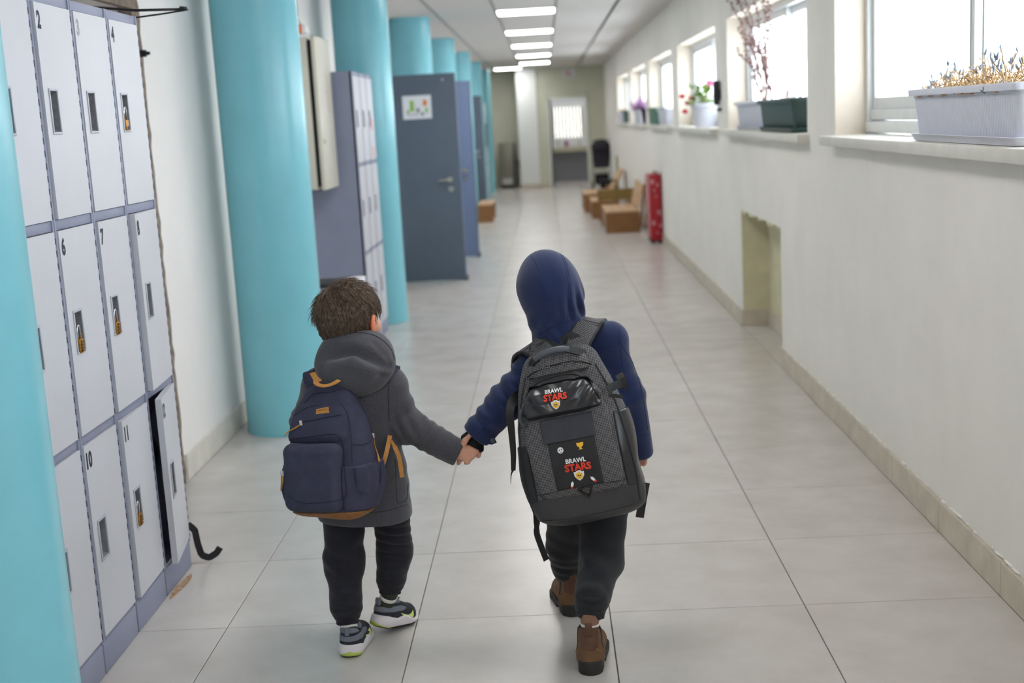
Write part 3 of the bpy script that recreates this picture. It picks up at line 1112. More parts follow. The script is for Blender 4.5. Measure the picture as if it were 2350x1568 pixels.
# ---- washroom behind the end doorway
wr2 = MB()
wr2.box(-.1, .0, YF + .12, 26.6, 0, 2.6).box(2.0, 2.1, YF + .12, 26.6, 0, 2.6)
wr2.box(-.1, 2.1, 26.6, 26.7, 0, 1.0).box(-.1, 2.1, 26.6, 26.7, 1.78, 2.6)
wr2.box(-.1, .66, 26.6, 26.7, 1.0, 1.78).box(1.42, 2.1, 26.6, 26.7, 1.0, 1.78)
wo = wr2.obj('wall_washroom', mat('white_wall_tile', rgb(226, 230, 232), .3, var=.03, vscale=3))
prop(wo, 'white tiled walls of the washroom seen through the end doorway', kind='structure')
t = thing('window_8', 'washroom window with cream slats seen through the doorway', None, (.66, 26.6, 1.0), kind='structure')  # daylit slats made up in place of a mirror and its bright reflection
for k in range(9):
    MB().box(.01 + k * .083, .085 + k * .083, .03, .034, .02, .76).obj('blind_slat', thin_clear('cream_blind', (.26, .24, .185, 1), .03) if k == 0 else bpy.data.materials['cream_blind'], t)
fr = MB()
for a in ((0, .76, 0, .03), (0, .76, .75, .78), (0, .03, .03, .75), (.73, .76, .03, .75)):
    fr.box(a[0], a[1], .0, .025, a[2], a[3])
fr.obj('frame', M_alu, t)
t = thing('sink_counter', 'beige sink counter with taps inside the washroom', 'counter', (.62, 26.0, 0))
MB().bbox(0, 1.1, 0, .58, .70, .82, .01).obj('worktop', mat('beige_stone', rgb(190, 184, 160), .4), t)
MB().box(.02, 1.08, .12, .58, .0, .70).obj('base', mat('grey_panel', rgb(130, 132, 136), .6), t)
for x in (.16, .68):
    m = MB()
    m.tube([(x, .45, .82), (x, .45, .92), (x, .40, .95), (x, .33, .93)], .014, 8)
    m.obj('tap', M_chrome, t, smooth=True)
    m = MB()
    m.lathe([(.13, .815), (.15, .822), (.14, .826), (.10, .824)], 20, cx=x, cy=.26)
    m.obj('basin', M_white, t, smooth=True)
t = thing('soap_bottle', 'purple soap bottle on the washroom counter', 'bottle', (.98, 26.42, .822))
MB().lathe([(.045, 0), (.048, .02), (.046, .10), (.02, .13), (.018, .15)], 16).obj('bottle_body', mat('purple_plastic', rgb(150, 70, 140), .4), t, smooth=True)
MB().cyl((0, 0, .15), (0, 0, .19), .012, .010, 10).obj('pump', M_white, t, smooth='auto')
t = thing('door_4', 'narrow dark open door leaf at the end doorway', None, (.60, YF + .13, 0), kind='structure')
MB().bbox(0, .04, 0, .75, .01, 1.90, .003).obj('leaf', M_slate, t)
MB().bbox(-.03, .0, -.15, -.0, 0, 1.95, .003).bbox(.80, .83, -.15, .0, 0, 1.95, .003).bbox(-.03, .83, -.15, .0, 1.90, 1.95, .003).obj('door_frame', M_white, t)
lt = thing('ceiling_light', 'washroom ceiling light panel seen through the doorway', 'ceiling light', (1.0, 25.4, 2.60), group='square ceiling light panels')  # above the doorway's view, added to light the washroom
link('frame', lfm, None, lt); link('diffuser', ldm, None, lt)
t = thing('wall_notice', 'small paper notice with red print above the end doorway', 'notice', (.93, YF - .004, 2.36))
MB().box(0, .26, 0, .003, 0, .18).obj('sheet', M_paper, t)
q = MB()
for k in range(3): q.box(.04, .22 - .03 * k, -.001, 0, .035 + k * .045, .06 + k * .045)
q.obj('print', MATS['red_ink'], t)

# ---- metal drinks cooler in the far bay
t = thing('water_cooler', 'grey-brown drinking water cooler in the far left bay', 'water cooler', (-.58, 24.45, 0))
MB().bbox(0, .33, 0, .36, .06, 1.02, .012).obj('body', mat('cooler_steel', rgb(136, 132, 118), .35, metal=.4), t, smooth='auto')
MB().bbox(.02, .31, .02, .34, 0, .06, .004).obj('base', M_dark, t)
MB().bbox(.33, .37, .02, .34, .06, 1.0, .006).obj('side_panel', mat('cooler_side', rgb(70, 74, 84), .4), t)
m = MB(); m.tube([(.37, .05, .55), (.44, .02, .62), (.44, .02, .45)], .012, 8)
m.obj('tap_lever', M_dark, t, smooth=True)
MB().bbox(.05, .28, -.012, .0, .10, .22, .004).obj('drip_grille', MATS['brushed_steel'], t)

# ---- dark notice board on the last column bay
t = thing('notice_board', 'dark notice board on the far locker bank', 'board', (-.685, 20.95, 1.02))
MB().bbox(0, .02, 0, .5, 0, .46, .004).obj('board', mat('dark_board', rgb(70, 70, 92), .6), t)
MB().bbox(0, .022, .5, .515, 0, .46, .002).bbox(0, .022, -.015, 0, 0, .46, .002).obj('frame', M_alu_d, t)

# ---- black handset on the pier between windows
t = thing('wall_handset', 'black tapering handset fixed to the wall between two windows', 'handset', (1.81, 5.93, 1.50))
m = MB()
m.prism([(-.018, .045), (.018, .045), (.045, .19), (.04, .225), (-.035, .225), (-.042, .19)], 'x', -.05, -.012)
m.obj('handset_body', MATS['black_plastic'], t)
MB().bbox(-.012, .0, -.025, .025, .08, .16, .003).obj('bracket', MATS['black_plastic'], t)
MB().bbox(-.03, .0, -.055, .02, 0, .022, .004).obj('lower_clip', MATS['black_plastic'], t)

# ================================================================== PLANTERS
M_pw = mat('white_planter_plastic', rgb(216, 218, 230), .5, var=.05, vscale=30)
M_pg = mat('green_planter_plastic', rgb(54, 78, 76), .45, var=.1, vscale=20)
M_soil = mat('dry_soil', rgb(92, 72, 54), .95, var=.4, vscale=60, bump=1, bscale=90)
M_stemd = mat('dry_stem', rgb(206, 170, 122), .8, var=.3, vscale=60)
M_succ = mat('succulent_leaf', rgb(140, 152, 166), .6, var=.25, vscale=70)
SZ = 1.370        # sill top


def trough(root, L, w, h, m, ribs=True, saucer=True):
    """ribbed window box, local: x across (0 front .. w back), y along 0..L, z from 0"""
    def ring(z, ins, r=.02, n=5, rib=0.0):
        pts = []
        x0, x1, y0, y1 = ins, w - ins, ins, L - ins
        for (cx, cy, a0) in ((x1 - r, y1 - r, 0), (x0 + r, y1 - r, 90), (x0 + r, y0 + r, 180), (x1 - r, y0 + r, 270)):
            for k in range(n):
                a = math.radians(a0 + 90 * k / (n - 1))
                pts.append((cx + r * math.cos(a), cy + r * math.sin(a), z))
        return pts
    zb = .012 if saucer else 0
    rings = [ring(zb, .028), ring(zb + .004, .024), ring(h - .022, .010), ring(h - .022, -.006), ring(h - .004, -.008), ring(h, -.006), ring(h, .004), ring(h - .03, .008)]
    n = len(rings[0])
    vs = [p for r in rings for p in r]
    fs = []
    for k in range(len(rings) - 1):
        for i in range(n):
            j = (i + 1) % n
            fs.append((k * n + i, k * n + j, (k + 1) * n + j, (k + 1) * n + i))
    fs.append(tuple(range(n - 1, -1, -1)))
    MB().add(vs, fs).obj('planter_box', m, root, smooth='auto')
    MB().add(ring(h - .03, .008), [tuple(range(n))]).obj('soil', M_soil, root)
    if ribs:
        rb = MB()
        c = int(L / .014)
        for i in range(c):
            y = .03 + (L - .06) * (i + .5) / c
            yb = L / 2 + (y - L / 2) * (L - .05) / (L - .01)
            a, b = Vector((.024, yb, zb + .012)), Vector((.011, y, h - .026))
            rb.add([(a.x - .0012, a.y - .003, a.z), (a.x - .0012, a.y + .003, a.z), (b.x - .0012, b.y + .003, b.z), (b.x - .0012, b.y - .003, b.z),
                    (a.x + .003, a.y - .005, a.z), (a.x + .003, a.y + .005, a.z), (b.x + .003, b.y + .005, b.z), (b.x + .003, b.y - .005, b.z)],
                   [(0, 1, 2, 3), (0, 4, 5, 1), (2, 6, 7, 3), (0, 3, 7, 4), (1, 5, 6, 2)])
        rb.obj('ribs', m, root)
    if saucer:
        s = MB()
        rr = [ring(0, .018), ring(.001, .012), ring(.022, .002), ring(.024, -.002), ring(.026, .0), ring(.014, .016)]
        vs = [p for r in rr for p in r]
        fs = [(k * n + i, k * n + (i + 1) % n, (k + 1) * n + (i + 1) % n, (k + 1) * n + i) for k in range(5) for i in range(n)]
        fs += [tuple(range(n - 1, -1, -1)), tuple(5 * n + i for i in range(n))]
        s.add(vs, fs)
        s.obj('saucer', m, root, smooth='auto')


def leaf_mesh(mb, p, d, up, L, w, t=.0):
    """pointed blade of four quads"""
    p, d, up = Vector(p), Vector(d).normalized(), Vector(up)
    s = d.cross(up)
    s = s.normalized() if s.length > 1e-5 else d.orthogonal().normalized()
    u = s.cross(d)
    rows = [(0, .25), (.3, 1), (.65, .85), (1, .08)]
    vs = []
    for a, b in rows:
        c = p + d * (L * a) - u * (L * .15 * a * a)
        vs += [tuple(c - s * (w * b / 2)), tuple(c + u * (w * .12 * b)), tuple(c + s * (w * b / 2))]
    fs = []
    for k in range(3):
        i = k * 3
        fs += [(i, i + 1, i + 4, i + 3), (i + 1, i + 2, i + 5, i + 4)]
    mb.add(vs, fs)


def wander(p, d, n, step, jit, grav=0.0):
    pts = [Vector(p)]
    d = Vector(d).normalized()
    for k in range(n):
        d = (d + Vector((random.uniform(-jit, jit), random.uniform(-jit, jit), random.uniform(-jit, jit) - grav))).normalized()
        pts.append(pts[-1] + d * step)
    return pts


# 1: long white trough with dried succulents
random.seed(21)
L1 = 1.0
pa = thing('potted_plant', 'long white ribbed planter with dried succulents on the nearest sill', 'potted plant', (1.768, -.125, SZ), group='planters on the window sills')
trough(pa, L1, .165, .178, M_pw)
st, lv = MB(), MB()
for k in range(330):
    y = random.choice((random.uniform(.45, .95), random.uniform(.1, .75)))
    y = random.uniform(.08, .93)
    hump = math.exp(-((y - .42) / .30) ** 2)
    x = random.uniform(.02, .14)
    base = (x, y, .15)
    d = (random.uniform(-.7, .4), random.uniform(-.8, .8), random.uniform(.3, 1.1))
    n = random.randint(5, 10)
    pts = wander(base, d, n, .009 + .009 * hump, .75, .05)
    pts = [Vector((min(max(p.x, .0), .17), p.y, max(p.z, .152))) for p in pts]
    r0 = random.uniform(.0016, .0034)
    st.tube(pts, [r0 * (1 - .5 * i / len(pts)) for i in range(len(pts))], 5)
    if random.random() < .22:
        e = pts[-1]
        dd = (pts[-1] - pts[-2]).normalized()
        for q in range(random.randint(1, 3)):
            dv = (dd * .5 + Vector((random.uniform(-.5, .5), random.uniform(-.5, .5), random.uniform(.5, 1.2)))).normalized()
            ln = random.uniform(.014, .032)
            lv.tube([e, e + dv * ln * .5, e + dv * ln], [.0022, .0036, .0008], 6)
for y, hgt, lean in ((.955, .06, .5), (.90, .05, .2), (.78, .11, .25), (.80, .07, .1), (.52, .12, .12), (.35, .15, .4), (.30, .13, -.5), (.22, .14, -.6), (.12, .10, -.5), (.42, .17, .3), (.26, .12, .2)):
    pts = wander((.07, y, .15), (0, lean, 1), 7, hgt / 7, .28)
    st.tube(pts, .0022, 5)
    for q in range(5):
        p = pts[3 + q % 5]
        dv = Vector((random.uniform(-.6, .6), random.uniform(-.6, .6), 1)).normalized()
        ln = random.uniform(.012, .034)
        lv.tube([p, p + dv * ln * .5, p + dv * ln], [.002, .0036, .0008], 6)
prop(st.obj('stems', M_stemd, pa, smooth=True), kind='stuff')
prop(lv.obj('leaves', M_succ, pa, smooth=True), kind='stuff')

# 2: white trough with tall dry stalks
random.seed(5)
pb = thing('potted_plant', 'white planter with tall dried brown flower stalks', 'potted plant', (1.80, 4.12, SZ), group='planters on the window sills')
trough(pb, 1.05, .15, .185, M_pw, ribs=False)
st, bl = MB(), MB()
for (y0, dy, h, x0) in ((.34, .62, .82, .05), (.30, .40, .80, .07), (.26, .10, .84, .05), (.22, -.22, .80, .06), (.18, -.52, .82, .06), (.16, -.80, .78, .05), (.33, .20, .50, .09), (.20, -.10, .42, .09), (.3, .1, .36, .06), (.12, -.22, .40, .08)):
    pts = [Vector((x0 + .012 * math.sin(i * 1.3) - .13 * (i / 9) ** 2, y0 + dy * (i / 9) ** 1.2, .15 + h * i / 9)) for i in range(10)]
    st.tube(pts, [.004 - .00028 * i for i in range(10)], 6)
    for i in range(3, 10):
        for q in range(15 if h > .6 else 10):
            f = random.random()
            p = pts[i].lerp(pts[i - 1], f)
            a = random.uniform(0, 2 * PI)
            r = random.uniform(.008, .034) * (1 if h > .6 else .8)
            e = p + Vector((math.cos(a) * r * .5, math.sin(a) * r, random.uniform(-.005, .022)))
            bl.ell(tuple(e), (random.uniform(.004, .008),) * 3, 5, 4)
            st.tube([p, e], .0009, 3, caps=False)
prop(st.obj('stems', mat('purple_brown_stem', rgb(134, 106, 96), .8), pb), kind='stuff')
prop(bl.obj('dry_blossoms', mat('dry_blossom', rgb(140, 108, 104), .9, var=.3, vscale=90), pb), kind='stuff')

# 3: green trough
pc = thing('potted_plant', 'dark green planter beside the one with tall stalks', 'potted plant', (1.765, 3.02, SZ), group='planters on the window sills')
trough(pc, 1.0, .165, .185, M_pg, ribs=False)
st = MB()
for k in range(30):
    st.tube(wander((random.uniform(.03, .13), random.uniform(.05, .95), .15), (random.uniform(-.4, .4), random.uniform(-.5, .5), 1), 5, random.uniform(.01, .022), .4), .0022, 5)
prop(st.obj('dry_twigs', mat('rust_twig', rgb(190, 120, 84), .8), pc), kind='stuff')


def round_pot(root, r, h, m):
    MB().lathe([(r * .68, 0), (r * .72, .004), (r * .95, h - .03), (r * 1.06, h - .028), (r * 1.06, h), (r * .95, h), (r * .92, h - .02), (0.001, h - .02)], 28).obj('pot', m, root, smooth='auto')


def bloom(mb, c, r, n=6):
    for k in range(n):
        a = 2 * PI * k / n
        d = Vector((math.cos(a), math.sin(a) * .8, math.sin(a) * .6))
        mb.ell(tuple(Vector(c) + d * r * .55), (r * .5, r * .5, r * .4), 7, 5)


# 4: pot of pink and red flowers
random.seed(9)
pd = thing('potted_plant', 'white pot of pink and red flowers on the third sill', 'potted plant', (1.855, 7.15, SZ), group='planters on the window sills')
round_pot(pd, .125, .20, M_pw)
st, lv, f1, f2 = MB(), MB(), MB(), MB()
for k in range(70):
    a = random.uniform(0, 2 * PI)
    rr = random.uniform(.02, .2)
    tip = Vector((.75 * rr * math.cos(a) - .03, 1.0 * rr * math.sin(a), .19 + random.uniform(.0, .15)))
    base = Vector((random.uniform(-.03, .03), random.uniform(-.05, .05), .17))
    st.tube([base, base.lerp(tip, .5) + Vector((0, 0, .04)), tip], .0022, 4)
    dv = (tip - base) + Vector((random.uniform(-.1, .1), random.uniform(-.1, .1), random.uniform(-.04, .06)))
    leaf_mesh(lv, tip, dv, (0, 0, 1), random.uniform(.035, .06), random.uniform(.03, .05))
for c in ((.05, -.04, .36), (.03, .06, .33), (.02, -.12, .37)):
    bloom(f2, c, .032)
    st.tube([(0, 0, .18), (c[0], c[1], c[2])], .002, 4)
for c in ((-.15, .05, .21), (-.19, .10, .27), (-.18, .0, .14), (-.11, .1, .25)):
    bloom(f1, c, .027)
    st.tube([(0, .02, .18), (c[0] * .6, c[1] * .6, .29), c], .002, 4)
prop(st.obj('stems', mat('green_stem', rgb(120, 140, 60), .7), pd), kind='stuff')
prop(lv.obj('leaves', mat('green_leaf', rgb(104, 138, 44), .55, var=.4, vscale=30), pd, smooth=True), kind='stuff')
f1.obj('red_blossoms', mat('red_petal', rgb(206, 30, 70), .6), pd, smooth=True)
f2.obj('pink_blossoms', mat('pink_petal', rgb(228, 90, 140), .6), pd, smooth=True)

# 5: green trough and white trough on the fourth sill
pe_ = thing('potted_plant', 'boxy green planter on the fourth sill', 'potted plant', (1.765, 11.15, SZ), group='planters on the window sills')
trough(pe_, 1.0, .165, .20, mat('mid_green_plastic', rgb(72, 110, 92), .5), ribs=False, saucer=False)
pf = thing('potted_plant', 'short white planter beside the boxy green one', 'potted plant', (1.775, 9.98, SZ), group='planters on the window sills')
trough(pf, .95, .155, .185, M_pw, ribs=False, saucer=False)
st = MB()
for k in range(5):
    st.tube(wander((.07, .2 + .12 * k, .15), (0, .1, 1), 5, .028, .25), .003, 5)
prop(st.obj('stems', M_stemd, pf), kind='stuff')

# 6: purple-leaved plant
random.seed(3)
pg = thing('potted_plant', 'purple-leaved plant in a white planter on the fifth sill', 'potted plant', (1.77, 13.6, SZ), group='planters on the window sills')
trough(pg, 1.25, .16, .185, M_pw, ribs=False, saucer=False)
lv = MB()
for k in range(120):
    y = random.uniform(.1, 1.1)
    base = Vector((random.uniform(.03, .13), y, .17))
    leaf_mesh(lv, base, (random.uniform(-.5, .2), random.uniform(-.5, 1.0), random.uniform(.2, 1.2)), (0, 0, 1), random.uniform(.10, .24), random.uniform(.03, .05))
prop(lv.obj('leaves', mat('purple_leaf', rgb(150, 106, 150), .6, var=.4, vscale=12), pg, smooth=True), kind='stuff')
ph = thing('potted_plant', 'dark pot before the purple-leaved plant', 'potted plant', (1.86, 13.2, SZ), group='planters on the window sills')
round_pot(ph, .10, .20, mat('plum_plastic', rgb(70, 48, 66), .5))
lv = MB()
for k in range(24):
    leaf_mesh(lv, (0, 0, .18), (random.uniform(-.4, .4), random.uniform(-.5, .5), 1), (0, 1, 0), random.uniform(.10, .2), .035)
lv.obj('leaves', MATS['purple_leaf'], ph, smooth=True)

# 7: last sill
pi_ = thing('potted_plant', 'white planter on the farthest sill', 'potted plant', (1.77, 17.7, SZ), group='planters on the window sills')
trough(pi_, .9, .155, .185, M_pw, ribs=False, saucer=False)
lv = MB()
for k in range(20):
    leaf_mesh(lv, (random.uniform(.03, .12), random.uniform(.1, .8), .17), (random.uniform(-.5, .5), random.uniform(-.5, .5), .8), (0, 0, 1), random.uniform(.05, .1), .03)
lv.obj('leaves', mat('brown_leaf', rgb(140, 110, 70), .7), pi_)
pj = thing('potted_plant', 'dark green planter on the farthest sill', 'potted plant', (1.768, 16.5, SZ), group='planters on the window sills')
trough(pj, .95, .16, .20, M_pg, ribs=False, saucer=False)

# ================================================================== SOFT-FORM MODELLER
# garments, bags, shoes and bodies are described as signed distance fields and meshed with surface nets
def V3(p):
    return np.asarray(p, dtype=np.float64)


def cap(P, a, b, ra, rb=None):
    rb = ra if rb is None else rb
    a, b = V3(a), V3(b)
    ab = b - a
    t = np.clip(((P - a) @ ab) / max(ab @ ab, 1e-12), 0, 1)
    return np.linalg.norm(P - (a + t[:, None] * ab), axis=1) - (ra + (rb - ra) * t)


def smin(a, b, k):
    if k <= 0: return np.minimum(a, b)
    h = np.clip(0.5 + 0.5 * (b - a) / k, 0, 1)
    return b + (a - b) * h - k * h * (1 - h)


def smax(a, b, k):
    return -smin(-a, -b, k)


def chain(P, pts, rs, k=0.02):
    f = cap(P, pts[0], pts[1], rs[0], rs[1])
    for i in range(1, len(pts) - 1):
        f = smin(f, cap(P, pts[i], pts[i + 1], rs[i], rs[i + 1]), k)
    return f


def ell(P, c, r, R=None):
    q = P - V3(c)
    if R is not None: q = q @ R          # columns of R are the local axes
    r = V3(r)
    k0 = np.linalg.norm(q / r, axis=1)
    k1 = np.linalg.norm(q / (r * r), axis=1)
    return k0 * (k0 - 1) / np.maximum(k1, 1e-9)


def rbox(P, c, h, r=0.01):
    q = np.abs(P - V3(c)) - (V3(h) - r)
    return np.linalg.norm(np.maximum(q, 0), axis=1) + np.minimum(q.max(axis=1), 0) - r


def loft(P, vs, cu, cw, a, b, p=2.0, k=0.02, ax=(0, 1, 2)):
    """stack of superellipses along the second axis of P"""
    u, v, w = P[:, ax[0]], P[:, ax[1]], P[:, ax[2]]
    A = np.interp(v, vs, a); B = np.interp(v, vs, b)
    du = (u - np.interp(v, vs, cu)) / A
    dw = (w - np.interp(v, vs, cw)) / B
    r = (np.abs(du) ** p + np.abs(dw) ** p) ** (1 / p)
    f = (r - 1) * np.minimum(A, B)
    return smax(smax(f, vs[0] - v, k), v - vs[-1], k)


def fold(P, c, d, lam, amp, rad, ph=0.0, warp=0.6):
    q = P - V3(c)
    d = V3(d); d = d / np.linalg.norm(d)
    s = q @ d
    o = np.cross(d, [0.3, 0.8, 0.52]); o = o / np.linalg.norm(o)
    wv = np.sin((q @ o) * 22 + ph) * warp
    return amp * np.cos(2 * PI * s / lam + ph + wv) * np.exp(-(q * q).sum(axis=1) / (rad * rad))


def lumps(P, sc, amp, seed=0):
    rng = np.random.RandomState(seed)
    o = np.zeros(len(P))
    for k in range(5):
        d = rng.normal(size=3); d /= np.linalg.norm(d)
        e = rng.normal(size=3); e /= np.linalg.norm(e)
        o += np.sin((P @ d) * sc * (0.7 + .25 * k) + rng.rand() * 6 + 1.3 * np.sin((P @ e) * sc * .6 + rng.rand() * 6))
    return amp * o / 2.5


def surfnet(f, lo, hi, h, newton=2, B=8):
    lo, hi = V3(lo), V3(hi)
    nb = np.maximum(1, np.ceil((hi - lo) / (h * B)).astype(int))
    n = nb * B
    ax = [lo[i] + h * np.arange(n[i]) for i in range(3)]
    # coarse pass per block
    bc = [lo[i] + h * (B * np.arange(nb[i]) + (B - 1) / 2) for i in range(3)]
    G = np.stack(np.meshgrid(*bc, indexing='ij'), -1).reshape(-1, 3)
    fc = f(G).reshape(nb)
    F = np.repeat(np.repeat(np.repeat(fc, B, 0), B, 1), B, 2).astype(np.float32)
    act = np.argwhere(np.abs(fc) < h * B * 1.75)
    off = np.stack(np.meshgrid(*[h * np.arange(B)] * 3, indexing='ij'), -1).reshape(-1, 3)
    for s in range(0, len(act), 600):
        bl = act[s:s + 600]
        o = lo + bl * (h * B)
        val = f((o[:, None, :] + off[None]).reshape(-1, 3)).reshape(len(bl), B, B, B)
        for q, (i, j, k) in enumerate(bl):
            F[i * B:i * B + B, j * B:j * B + B, k * B:k * B + B] = val[q]
    S = F < 0
    cnt = np.zeros(tuple(n - 1), np.uint8)
    sl = (slice(0, -1), slice(1, None))
    for a in (0, 1):
        for b in (0, 1):
            for c in (0, 1):
                cnt += S[sl[a], sl[b], sl[c]]
    mask = (cnt > 0) & (cnt < 8)
    cells = np.argwhere(mask)
    idx = -np.ones(mask.shape, np.int64)
    idx[mask] = np.arange(len(cells))
    corners = [(a, b, c) for a in (0, 1) for b in (0, 1) for c in (0, 1)]
    val = {q: F[cells[:, 0] + q[0], cells[:, 1] + q[1], cells[:, 2] + q[2]].astype(np.float64) for q in corners}
    acc = np.zeros((len(cells), 3)); num = np.zeros(len(cells))
    for q in corners:
        for d in range(3):
            if q[d] == 0:
                q2 = tuple(1 if i == d else q[i] for i in range(3))
                a, b = val[q], val[q2]
                cr = (a < 0) != (b < 0)
                t = np.where(cr, a / np.where(cr, a - b, 1), 0)
                p = np.tile(np.array(q, float), (len(cells), 1))
                p[:, d] += t
                acc += p * cr[:, None]; num += cr
    Vt = lo + h * (cells + acc / num[:, None])
    quads = []
    for d in range(3):
        s0 = [slice(None)] * 3; s1 = [slice(None)] * 3
        s0[d] = slice(0, -1); s1[d] = slice(1, None)
        e = S[tuple(s0)] != S[tuple(s1)]
        E = np.argwhere(e)
        o1, o2 = [i for i in range(3) if i != d]
        ok = (E[:, o1] > 0) & (E[:, o2] > 0) & (E[:, o1] < n[o1] - 1) & (E[:, o2] < n[o2] - 1)
        E = E[ok]
        ins = S[E[:, 0], E[:, 1], E[:, 2]]
        def cell(a, b):
            c = E.copy(); c[:, o1] += a; c[:, o2] += b
            return idx[c[:, 0], c[:, 1], c[:, 2]]
        Q = np.stack([cell(-1, -1), cell(0, -1), cell(0, 0), cell(-1, 0)], 1)
        flip = ins if d == 1 else ~ins
        Q[flip] = Q[flip][:, ::-1]
        quads.append(Q)
    Q = np.concatenate(quads)
    Q = Q[(Q >= 0).all(1)]
    for _ in range(newton):
        e = h * 0.25
        g = np.stack([f(Vt + np.eye(3)[i] * e) - f(Vt - np.eye(3)[i] * e) for i in range(3)], 1) / (2 * e)
        gn = (g * g).sum(1)
        st = g * (f(Vt) / np.maximum(gn, .25))[:, None]
        ln = np.linalg.norm(st, axis=1)
        st *= np.minimum(1, .7 * h / np.maximum(ln, 1e-9))[:, None]
        Vt = Vt - st
    return Vt, Q


def soft(name, f, lo, hi, h, m, parent, M=None, bvh=None):
    """mesh a field; M local->world (4x4 numpy); vertices are stored relative to parent.location"""
    v, q = surfnet(f, lo, hi, h)
    if M is not None:
        v = v @ M[:3, :3].T + M[:3, 3]
    org = np.array(SOFT_ORG)
    me = bpy.data.meshes.new(name)
    me.from_pydata((v - org).tolist(), [], q.tolist())
    me.polygons.foreach_set('use_smooth', [True] * len(me.polygons))
    me.update()
    o = link(name, me, m, parent)
    if bvh is not None:
        bvh.append(BVHTree.FromPolygons([tuple(x) for x in v], [tuple(x) for x in q.tolist()]))
    return o


SOFT_ORG = (0, 0, 0)


def frame(org, yaw=0.0, pitch=0.0, roll=0.0):
    """bag frame: u right, v up, w towards the viewer (-y); angles in degrees"""
    B = np.array([[1, 0, 0], [0, 0, -1], [0, 1, 0]], float)       # columns u,v,w
    y, p, r = map(math.radians, (yaw, pitch, roll))
    Rz = np.array([[math.cos(y), -math.sin(y), 0], [math.sin(y), math.cos(y), 0], [0, 0, 1]])
    Rx = np.array([[1, 0, 0], [0, math.cos(p), -math.sin(p)], [0, math.sin(p), math.cos(p)]])
    Rw = np.array([[math.cos(r), -math.sin(r), 0], [math.sin(r), math.cos(r), 0], [0, 0, 1]])   # in u,v
    M = np.eye(4)
    M[:3, :3] = Rz @ Rx @ B @ Rw
    M[:3, 3] = org
    return M


def to_local(M, P):
    return (P - M[:3, 3]) @ M[:3, :3]


def cast_px(bvhs, px, py, off=0.0006):
    """point of the nearest surface behind a pixel of the photograph"""
    d = AF + AR * ((px - W0 / 2) / FPX) - AU * ((py - H0 / 2) / FPX)
    d = d / np.linalg.norm(d)
    best = None
    for b in bvhs:
        h = b.ray_cast(Vector(CAM), Vector(d))
        if h[0] is not None and (best is None or h[3] < best[3]):
            best = h
    if best is None: return None
    n = best[1]
    if n.dot(Vector(d)) > 0: n = -n
    return best[0] + n * off, n


def spline(pts, n):
    """Catmull-Rom through 2-D or 3-D points"""
    p = [np.array(q, float) for q in pts]
    p = [2 * p[0] - p[1]] + p + [2 * p[-1] - p[-2]]
    out = []
    segs = len(p) - 3
    for i in range(n):
        t = i / (n - 1) * segs
        k = min(int(t), segs - 1)
        t -= k
        a, b, c, d = p[k:k + 4]
        out.append(.5 * ((2 * b) + (-a + c) * t + (2 * a - 5 * b + 4 * c - d) * t * t + (-a + 3 * b - 3 * c + d) * t ** 3))
    return out


def trace_px(bvhs, pts, n=40, off=0.0006):
    res = []
    for q in spline(pts, n):
        h = cast_px(bvhs, q[0], q[1], off)
        if h is not None: res.append(h)
    return res


def seam(name, bvhs, pts, r, m, parent, n=40, off=0.0006):
    t = trace_px(bvhs, pts, n, off)
    if len(t) < 2: return None
    return MB().tube([p for p, _ in t], r, 6).obj(name, m, parent, smooth=True, org=tuple(SOFT_ORG))


def dense(vs, fs, maxlen):
    """triangulate and refine a flat mesh so that it can follow a curved surface"""
    me = bpy.data.meshes.new('tmp')
    me.from_pydata(vs, [], fs)
    bm = bmesh.new(); bm.from_mesh(me)
    bmesh.ops.triangulate(bm, faces=bm.faces)
    for _ in range(5):
        es = [e for e in bm.edges if e.calc_length() > maxlen]
        if not es: break
        bmesh.ops.subdivide_edges(bm, edges=es, cuts=1)
        bmesh.ops.triangulate(bm, faces=bm.faces)
    bm.verts.index_update()
    v = [tuple(x.co) for x in bm.verts]
    f = [tuple(x.index for x in q.verts) for q in bm.faces]
    bm.free(); bpy.data.meshes.remove(me)
    return v, f


def decal(name, bvh_l, M, shapes, m, parent, off, maxlen=0.006, wdir=-1):
    """flat print: shapes [(verts2d, faces)] in bag u,v dropped along w on a local-space BVH"""
    mb = MB()
    for vs, fs in shapes:
        v, f = dense([(a[0], a[1], 0) for a in vs], fs, maxlen)
        out = []
        for a in v:
            best = None
            for b in bvh_l:
                h = b.ray_cast(Vector((a[0], a[1], 1.0)), Vector((0, 0, wdir)))
                if h[0] is not None and (best is None or h[0].z > best): best = h[0].z
            z = best if best is not None else 0
            out.append((a[0], a[1], z + off))
        mb.add(out, f)
    R = Matrix(M.tolist())
    mb.v = [tuple(R @ Vector(x)) for x in mb.v]
    me = mb.mesh(name, False, tuple(SOFT_ORG), fix=False)
    return link(name, me, m, parent)


def poly2(pts):
    return ([tuple(p) for p in pts], [tuple(range(len(pts)))])


def moved(shape, x, y, s=1.0, rot=0.0):
    vs, fs = shape
    c, q = math.cos(math.radians(rot)), math.sin(math.radians(rot))
    return [(x + s * (a[0] * c - a[1] * q), y + s * (a[0] * q + a[1] * c)) for a in vs], fs


def disc(x, y, rx, ry=None, n=20):
    ry = rx if ry is None else ry
    return poly2([(x + rx * math.cos(2 * PI * k / n), y + ry * math.sin(2 * PI * k / n)) for k in range(n)])

